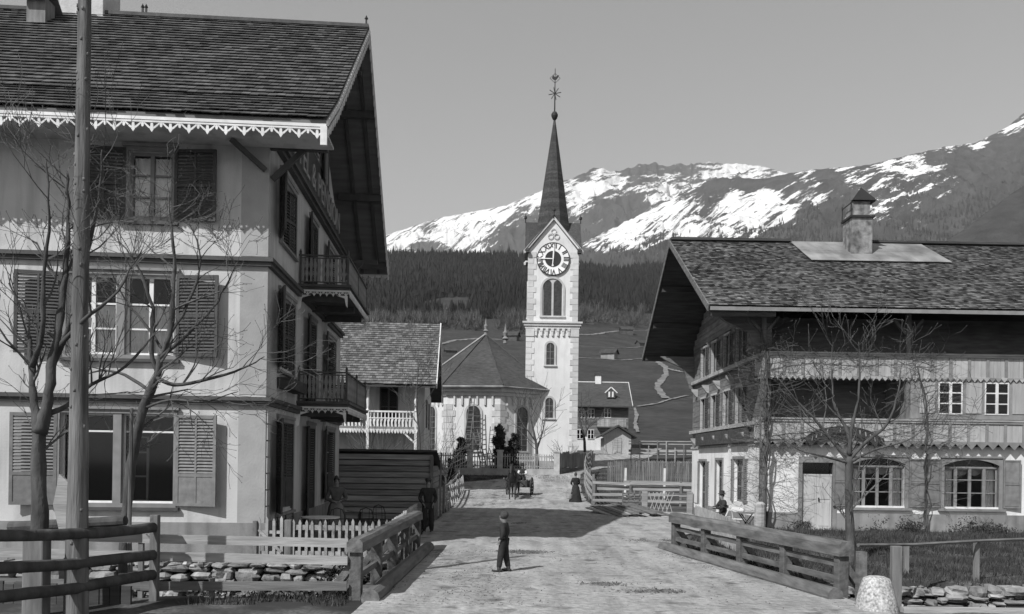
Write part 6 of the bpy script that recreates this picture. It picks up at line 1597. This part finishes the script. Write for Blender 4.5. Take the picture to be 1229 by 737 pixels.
    if not skirt:
        cloth('trousers', ['pel', 'hiL', 'hiR', 'knL', 'knR', 'anL', 'anR'], [('pel', 'hiL'), ('pel', 'hiR'), ('hiL', 'knL'), ('hiR', 'knR'), ('knL', 'anL'), ('knR', 'anR')], .022, legs, cut={'anL': ('knL', .93), 'anR': ('knR', .93)})
        cl = MB(); c = P_['pel']; 
        if not seated: cl.lathe((c.x, c.y, c.z-.14*k), [((-.06*k if child else 0), .17*k), (.08*k, .16*k), (.22*k, .14*k)], 14); cl.v = [(c.x+(x-c.x), c.y+(y-c.y)*.66, z) for x, y, z in cl.v]; cl.build('jacket_skirt', top, t, smooth=True)
        bt = MB()
        for s in ('L', 'R'):
            a, b = P_['an'+s], P_['to'+s]; d = (b-a); d.z = 0; d.normalize()
            pr = [(-.075, .0, .040), (-.03, .0, .046), (.04, 0, .044), (.12, 0, .042), (.19, 0, .030)]
            q0 = Vector((a.x, a.y, b.z-.03*k))
            bt.tube([q0+d*x*k+Vector((0, 0, .035*k)) for x, y, r in pr], [r*k for x, y, r in pr], 8); bt.tube([a+Vector((0, 0, .10*k)), a-Vector((0, 0, .02*k)), a-Vector((0, 0, .05*k))], [.06*k, .054*k, .05*k], 8)
        bt.build('boots', boot_m, t, smooth=True)
    else:
        m_ = MB(); n_ = 28; pr = [(1.10, .135), (1.04, .17), (.94, .215), (.75, .25), (.5, .30), (.25, .35), (.03, .39)]
        for (z, r_) in pr:
            for i in range(n_):
                a = 2*math.pi*i/n_; fl = 1+.07*math.sin(i*2.0+z*3)*(1.1-z); m_.v.append((r_*fl*math.cos(a)*k, (r_*fl*.85*math.sin(a)+.03)*k, z*k))
        for q in range(len(pr)-1):
            for i in range(n_): a, b = q*n_+i, q*n_+(i+1) % n_; m_.f.append((a, a+n_, b+n_, b))
        m_.build('skirt', skirt, t, smooth=True)
        if apron:
            m_ = MB(); 
            for q, (z, r_) in enumerate(pr[:6]):
                for i in range(9): a = math.radians(-90-50+i*12.5); m_.v.append((r_*1.06*math.cos(a)*k, (r_*1.06*.85*math.sin(a)+.02)*k, z*k))
            for q in range(5):
                for i in range(8): a = q*9+i; m_.f.append((a, a+1, a+10, a+9))
            m_.build('apron', apron, t, smooth=True)
        bt = MB()
        for s in (-1, 1): bt.tube([Vector((s*.1*k, -.12*k, .04*k)), Vector((s*.1*k, -.26*k, .035*k)), Vector((s*.1*k, -.33*k, .025*k))], [.04*k, .04*k, .02*k], 8)
        bt.build('shoes', boot_m, t, smooth=True)
    if sleeves: cloth('shirt_sleeves', ['shL', 'elL', 'wrL'], [('shL', 'elL'), ('elL', 'wrL')], .032, sleeves, cut={'wrL': ('elL', .93)}); cloth('shirt_sleeves', ['shR', 'elR', 'wrR'], [('shR', 'elR'), ('elR', 'wrR')], .032, sleeves, cut={'wrR': ('elR', .93)})
    # hair
    hm_ = MB(); c0 = hd+up*.030*k*hs-fw*.020*k; n_, r_ = 12, .090*k*hs
    o = 0
    for jj in range(7):
        ph = math.pi*jj/6*.80
        for i in range(n_):
            a = 2*math.pi*i/n_; dv = (fw*math.cos(a)*.98+sd_*math.sin(a)*.86)*math.sin(ph)+up*math.cos(ph)
            q = dv*r_*1.14*random.uniform(.97, 1.04)
            if jj > 3 and math.cos(a) > .35: q = (fw*math.cos(a)+sd_*math.sin(a)*.86)*math.sin(math.pi*.36)*r_*.96+up*math.cos(math.pi*.36)*r_
            hm_.v.append(tuple(c0+q))
    for jj in range(6):
        for i in range(n_): a, b = jj*n_+i, jj*n_+(i+1) % n_; hm_.f.append((a, a+n_, b+n_, b))
    if hair == 'bun': hm_.lathe(tuple(c0+up*.09*k-fw*.03*k), [(-.03*k, .02*k), (0, .05*k), (.03*k, .045*k), (.055*k, .01*k)], 8)
    hm_.build('hair', hair_m, t, smooth=True)
    if hat:
        ha = MB(); c = c0+up*.045*k*hs; q = .092*k*hs
        if hat == 'brim': ha.lathe((0, 0, 0), [(-.01, q*1.65), (.0, q*1.7), (.012, q*1.62), (.016, q*1.1), (.06, q*1.05), (.105, q*1.0), (.125, q*.8), (.13, q*.3)], 18)
        else: ha.lathe((0, 0, 0), [(-.02, q*1.06), (.02, q*1.12), (.05, q*1.1), (.075, q*.8), (.082, q*.1)], 16); ha.prism([(-.07, -.06), (.07, -.06), (.06, -.14), (0, -.165), (-.06, -.14)], -.012, .0, lambda x, y, z_: (x, y, z_))
        o = ha.build('hat', cloth_dk if hat == 'brim' else boot_m, t, smooth=True); o.location = c; M3 = Matrix((sd_, -fw, up)).transposed()
        if M3.determinant() < 0: M3 = Matrix((-sd_, -fw, up)).transposed()
        o.rotation_euler = M3.to_euler()
    return t
# boy on the road: seen from behind his left shoulder, looking up the road to the left
figure('small boy in dark jacket and knee trousers standing alone in the middle of the road', (-.42, 17.6, .03), R(-104), 1.22,
       dict(look=(-.63, -.78, -.05), elL=(.23, .05, 1.17), elR=(-.23, .05, 1.17), wrL=(.20, -.05, .96), wrR=(-.20, -.05, .96), knL=(.10, -.06, .50), knR=(-.11, .03, .50), anL=(.10, -.10, .09), anR=(-.12, .10, .09), toL=(.10, -.28, .04), toR=(-.14, -.07, .04)), child=True)
figure('man in dark working clothes and cap standing in the shade by the barn end', (-3.05, 26.4, G(-3.05, 26.4)), R(15), 1.72,
       dict(elL=(.27, .05, 1.15), elR=(-.27, .05, 1.15), wrL=(.16, -.08, .98), wrR=(-.16, -.08, .98), anL=(.13, .02, .09), toL=(.17, -.14, .04)), hat='cap')
figure('woman in pale apron standing in the shade before the hotel terrace door', (-5.55, 24.6, .0), R(20), 1.98/1.0*.9,
       dict(elL=(.28, .02, 1.15), elR=(-.28, .02, 1.15), wrL=(.10, -.16, 1.10), wrR=(-.10, -.16, 1.08)), top=cloth_md, skirt=cloth_md, apron=M('apron_cloth', .2, var=.15), hair='bun')
figure('woman in long dark dress with her back turned, walking at the railed fence', (2.75, 45.0, G(2.75, 45)), R(200), 1.62,
       dict(elL=(.27, -.02, 1.17), elR=(-.27, -.02, 1.17), wrL=(.14, -.20, 1.10), wrR=(-.14, -.20, 1.08)), skirt=cloth_dk, hair='bun')
m = MB(); leafmass(m, (2.40, 44.8, .55), .16, .12, .22, 200, .07); 
bk_ = MB(); bk_.lathe((2.42, 44.85, .32), [(0, .12), (.10, .17), (.25, .20), (.28, .2), (.27, .18), (.12, .15)], 12); bk_.tube([(2.42+.19*math.cos(a_), 44.85, .58+.26*math.sin(a_)) for a_ in [math.pi*i/8 for i in range(9)]], .012, 5)
tag(bk_.build('basket', wood_lt), 'pale basket carried low beside the woman in the dark dress', 'basket')
SE = figure('man in dark coat and brimmed hat seated on a folding chair beside the chalet wall', (7.25, 30.4, .0), R(-78), 1.72,
       dict(pel=(0, .02, .50), sp=(0, .03, .68), ch=(0, -.01, .90), nk=(0, -.03, 1.06), hb=(0, -.06, 1.13), hd=(0, -.07, 1.21), ht=(0, -.05, 1.29), shL=(.18, -.02, .99), shR=(-.18, -.02, .99), elL=(.25, -.16, .76), elR=(-.25, -.16, .76), wrL=(.12, -.38, .78), wrR=(-.12, -.38, .78),
            hiL=(.10, -.02, .50), hiR=(-.10, -.02, .50), knL=(.14, -.46, .50), knR=(-.14, -.46, .50), anL=(.14, -.46, .09), anR=(-.14, -.44, .09), toL=(.15, -.62, .04), toR=(-.15, -.60, .04)), hat='brim', seated=True)
def folding_chair(loc, rz, label):
    t = thing('folding_chair', label, 'chair', loc, R(rz), group='folding chairs by the chalet')
    for i in range(5): MB().box(-.2, .2, -.2+i*.085, -.2+i*.085+.06, .43, .45).build('seat_slat', trim_wh, t)
    for s in (-1, 1):
        MB().beam((s*.21, -.20, 0), (s*.21, .20, .88), .03, .035).build('leg', trim_wh, t); MB().beam((s*.19, .22, 0), (s*.19, -.18, .45), .03, .035).build('leg', trim_wh, t)
    MB().box(-.22, .22, .17, .20, .74, .86).build('backrest', trim_wh, t)
folding_chair((7.25, 30.4, 0), -78, 'white slatted folding chair under the seated man'); folding_chair((7.5, 29.1, 0), 150, 'white folding chair between the seated man and the stout post'); folding_chair((6.5, 30.6, 0), 100, 'white folding chair facing the seated man')
t = thing('cafe_table', 'small folding table with crossed dark legs by the stout post', 'table', (7.55, 28.2, 0))
MB().box(-.3, .3, -.3, .3, .70, .73).build('table_top', trim_md, t)
for s in (-1, 1): MB().beam((-.25, s*.2, 0), (.25, s*.2, .70), .03, .03).build('leg', trim_dk, t); MB().beam((.25, s*.17, 0), (-.25, s*.17, .70), .03, .03).build('leg', trim_dk, t)
# terrace furniture of the hotel
BT = thing('garden_bench', 'dark slatted bench against the hotel side wall', 'bench', (-6.0, 19.9, 0), R(4.2))
for i in range(4): MB().box(.12+i*.1, .12+i*.1+.08, 0, 2.0, .43, .46).build('seat_slat', trim_dk, BT)
for i in range(4): MB().box(.05, .08, 0, 2.0, .52+i*.11, .52+i*.11+.07).build('back_slat', trim_md, BT)
for y in (.1, 1.0, 1.9): MB().beam((.15, y, 0), (.08, y, .95), .05, .04).build('leg', trim_dk, BT); MB().beam((.48, y, 0), (.45, y, .43), .05, .04).build('leg', trim_dk, BT)
for (x, y, lab, r_) in ((-5.35, 21.9, 'round pale topped garden table before the terrace door', .5), (-4.9, 24.9, 'further round garden table beside the iron chairs', .38)):
    t = thing('garden_table', lab, 'table', (x, y, 0), group='garden tables on the terrace'); MB().lathe((0, 0, .80), [(0, r_), (.03, r_)], 24).build('table_top', trim_wh if r_ > .4 else trim_md, t)
    MB().tube([(0, 0, .06), (0, 0, .8)], .035, 8).build('pedestal', iron, t)
    for k in range(3): a = k*2.094; MB().beam((0, 0, .12), (.3*math.cos(a), .3*math.sin(a), .0), .03, .03).build('foot', iron, t)
def iron_chair(loc, rz, label):
    t = thing('iron_chair', label, 'chair', loc, R(rz), group='iron chairs on the terrace'); MB().lathe((0, 0, .44), [(0, .2), (.02, .2)], 14).build('seat', trim_dk, t)
    for (x, y) in ((-.15, -.15), (.15, -.15), (-.15, .15), (.15, .15)): MB().beam((x, y, .44), (x*1.25, y*1.25, 0), .02, .02).build('leg', iron, t)
    P_ = [(-.2, .18, .44), (-.21, .22, .75), (-.15, .24, .92), (0, .25, .97), (.15, .24, .92), (.21, .22, .75), (.2, .18, .44)]
    b = MB().tube(P_, .014, 6); b.tube([(-.1, .2, .46), (-.1, .235, .93)], .009, 5); b.tube([(.1, .2, .46), (.1, .235, .93)], .009, 5); b.tube([(-.2, .21, .66), (.2, .21, .66)], .009, 5); b.build('backrest', iron, t)
iron_chair((-4.6, 24.0, 0), 200, 'iron garden chair nearest the picket fence'); iron_chair((-4.35, 25.6, 0), 160, 'iron garden chair turned to the barn wall'); iron_chair((-5.2, 23.3, 0), 20, 'iron garden chair behind the pale round table')
# ================================================================ horse and cart
HS = thing('horse', 'dark harnessed horse walking towards the bridge', 'horse', (-.62, 46.6, G(-.6, 46.6)), R(-6))
hv = dict(rump=(0, 1.05, 1.36), loin=(0, .55, 1.36), bar=(0, .1, 1.26), sho=(0, -.38, 1.32), chs=(0, -.58, 1.20), n1=(0, -.76, 1.52), n2=(0, -.90, 1.76), poll=(0, -1.0, 1.92), brow=(0, -1.10, 1.86), nos=(0, -1.24, 1.60), muz=(0, -1.30, 1.46), e1=(.07, -.98, 2.02), e2=(-.07, -.98, 2.02),
          fs1=(.16, -.45, 1.02), fs2=(-.16, -.45, 1.02), fe1=(.17, -.42, .80), fe2=(-.17, -.42, .80), fk1=(.16, -.56, .48), fk2=(-.16, -.40, .48), ff1=(.16, -.50, .14), ff2=(-.16, -.44, .14), fh1=(.16, -.56, .03), fh2=(-.16, -.49, .03),
          hh1=(.17, .95, 1.12), hh2=(-.17, .95, 1.12), hs1=(.18, .76, .84), hs2=(-.18, .84, .84), hk1=(.17, 1.10, .56), hk2=(-.17, 1.02, .56), hf1=(.17, 1.0, .16), hf2=(-.17, .92, .16), hj1=(.17, .94, .03), hj2=(-.17, .86, .03), td=(0, 1.26, 1.28))
hr = dict(rump=(.24, .24), loin=(.27, .27), bar=(.30, .31), sho=(.24, .28), chs=(.19, .20), n1=(.12, .17), n2=(.09, .13), poll=(.07, .09), brow=(.085, .11), nos=(.06, .065), muz=(.055, .05), e1=.02, e2=.02, fs1=.10, fs2=.10, fe1=.075, fe2=.075, fk1=.048, fk2=.048, ff1=.036, ff2=.036, fh1=.055, fh2=.055, hh1=.14, hh2=.14, hs1=.10, hs2=.10, hk1=.055, hk2=.055, hf1=.038, hf2=.038, hj1=.055, hj2=.055, td=.05)
he = [('rump', 'loin'), ('loin', 'bar'), ('bar', 'sho'), ('sho', 'chs'), ('chs', 'n1'), ('n1', 'n2'), ('n2', 'poll'), ('poll', 'brow'), ('brow', 'nos'), ('nos', 'muz'), ('poll', 'e1'), ('poll', 'e2')]
for s in '12': he += [('sho', 'fs'+s), ('fs'+s, 'fe'+s), ('fe'+s, 'fk'+s), ('fk'+s, 'ff'+s), ('ff'+s, 'fh'+s), ('rump', 'hh'+s), ('hh'+s, 'hs'+s), ('hs'+s, 'hk'+s), ('hk'+s, 'hf'+s), ('hf'+s, 'hj'+s)]
he.append(('rump', 'td')); nm_ = list(hv); ii = {a: i for i, a in enumerate(nm_)}
horse_m = M('horse_coat', .028, rough=.5, var=.3, scale=3, bump=.1)
skin_mesh('body', [Vector(hv[a]) for a in nm_], [(ii[a], ii[b]) for a, b in he], [hr[a] if isinstance(hr[a], tuple) else (hr[a],)*2 for a in nm_], horse_m, HS, 2)
m = MB()
for i in range(60): y = lerp(-1.0, -.6, i/60); z = lerp(1.98, 1.5, i/60); m.add([(.0, y+.05, z), (.02, y+.08, z), (random.choice((-1, 1))*.13+random.gauss(0, .02), y+.09, z-.22)], [(0, 1, 2)])
m.build('mane', hair_m, HS); m = MB().tube([(0, 1.26, 1.30), (0, 1.38, 1.15), (0, 1.40, .8), (0, 1.36, .5)], [.04, .07, .08, .03], 8); m.build('tail', hair_m, HS)
m = MB(); P_ = [(.22*math.cos(a_), -.60-.12*math.sin(a_), 1.34+.34*math.sin(a_)) for a_ in [2*math.pi*i/16 for i in range(17)]]; m.tube(P_, .05, 8); P_ = [(.31*math.cos(a_), .1, 1.27+.33*math.sin(a_)) for a_ in [2*math.pi*i/16 for i in range(17)]]; m.tube(P_, .02, 6)
m.tube([(.1, -1.12, 1.8), (.3, -.4, 1.5), (.3, 1.6, 1.5)], .012, 5); m.build('harness', boot_m, HS)
CT = thing('horse_cart', 'two wheeled farm cart drawn behind the dark horse', 'cart', (-.30, 49.2, G(0, 49)), R(-10))
m = MB(); m.box(-.5, .5, -.7, .9, .55, .62); m.box(-.55, -.5, -.7, .9, .58, .95); m.box(.5, .55, -.7, .9, .58, .95); m.box(-.5, .5, -.74, -.7, .58, .95); m.build('cart_box', wood_dk, CT)
for s in (-1, 1):
    w_ = MB(); K = 28
    for i in range(K):
        a, b = 2*math.pi*i/K, 2*math.pi*(i+1)/K; w_.beam((s*.72, .1+.54*math.cos(a), .56+.54*math.sin(a)), (s*.72, .1+.54*math.cos(b), .56+.54*math.sin(b)), .07, .05, up=(1, 0, 0))
    wh = w_.build('wheel', wood_dk, CT); w_ = MB()
    for i in range(10): a = 2*math.pi*i/10; w_.beam((s*.72, .1, .56), (s*.72, .1+.52*math.cos(a), .56+.52*math.sin(a)), .035, .03, up=(1, 0, 0))
    w_.build('spokes', wood_dk, wh); MB().tube([(s*.64, .1, .56), (s*.84, .1, .56)], [.09, .06], 10).build('hub', iron, wh)
    MB().beam((s*.40, -.7, .68), (s*.34, -3.0, 1.12), .06, .06).build('shaft', wood_md, CT)
MB().beam((-.7, .1, .56), (.7, .1, .56), .07, .07).build('axle', iron, CT); MB().box(-.5, .5, -.35, -.05, .95, 1.0).build('seat_board', wood_md, CT)
a_ = R(-10); dx, dy = .22, -.2
figure('driver in dark waistcoat and white shirt sleeves seated on the cart', (-.30+dx*math.cos(a_)-dy*math.sin(a_), 49.2+dx*math.sin(a_)+dy*math.cos(a_), G(0, 49)+.52), R(-10), 1.72,
       dict(pel=(0, .02, .56), sp=(0, .03, .74), ch=(0, -.01, .96), nk=(0, -.02, 1.12), hb=(0, -.04, 1.19), hd=(0, -.05, 1.27), ht=(0, -.03, 1.35), shL=(.18, -.02, 1.05), shR=(-.18, -.02, 1.05), elL=(.26, -.14, .80), elR=(-.26, -.14, .80), wrL=(.12, -.36, .82), wrR=(-.12, -.36, .82),
            hiL=(.10, -.02, .56), hiR=(-.10, -.02, .56), knL=(.13, -.42, .52), knR=(-.13, -.42, .52), anL=(.13, -.50, .14), anR=(-.13, -.50, .14), toL=(.14, -.66, .10), toR=(-.14, -.66, .10)), hat='brim', sleeves=cloth_lt, seated=True)
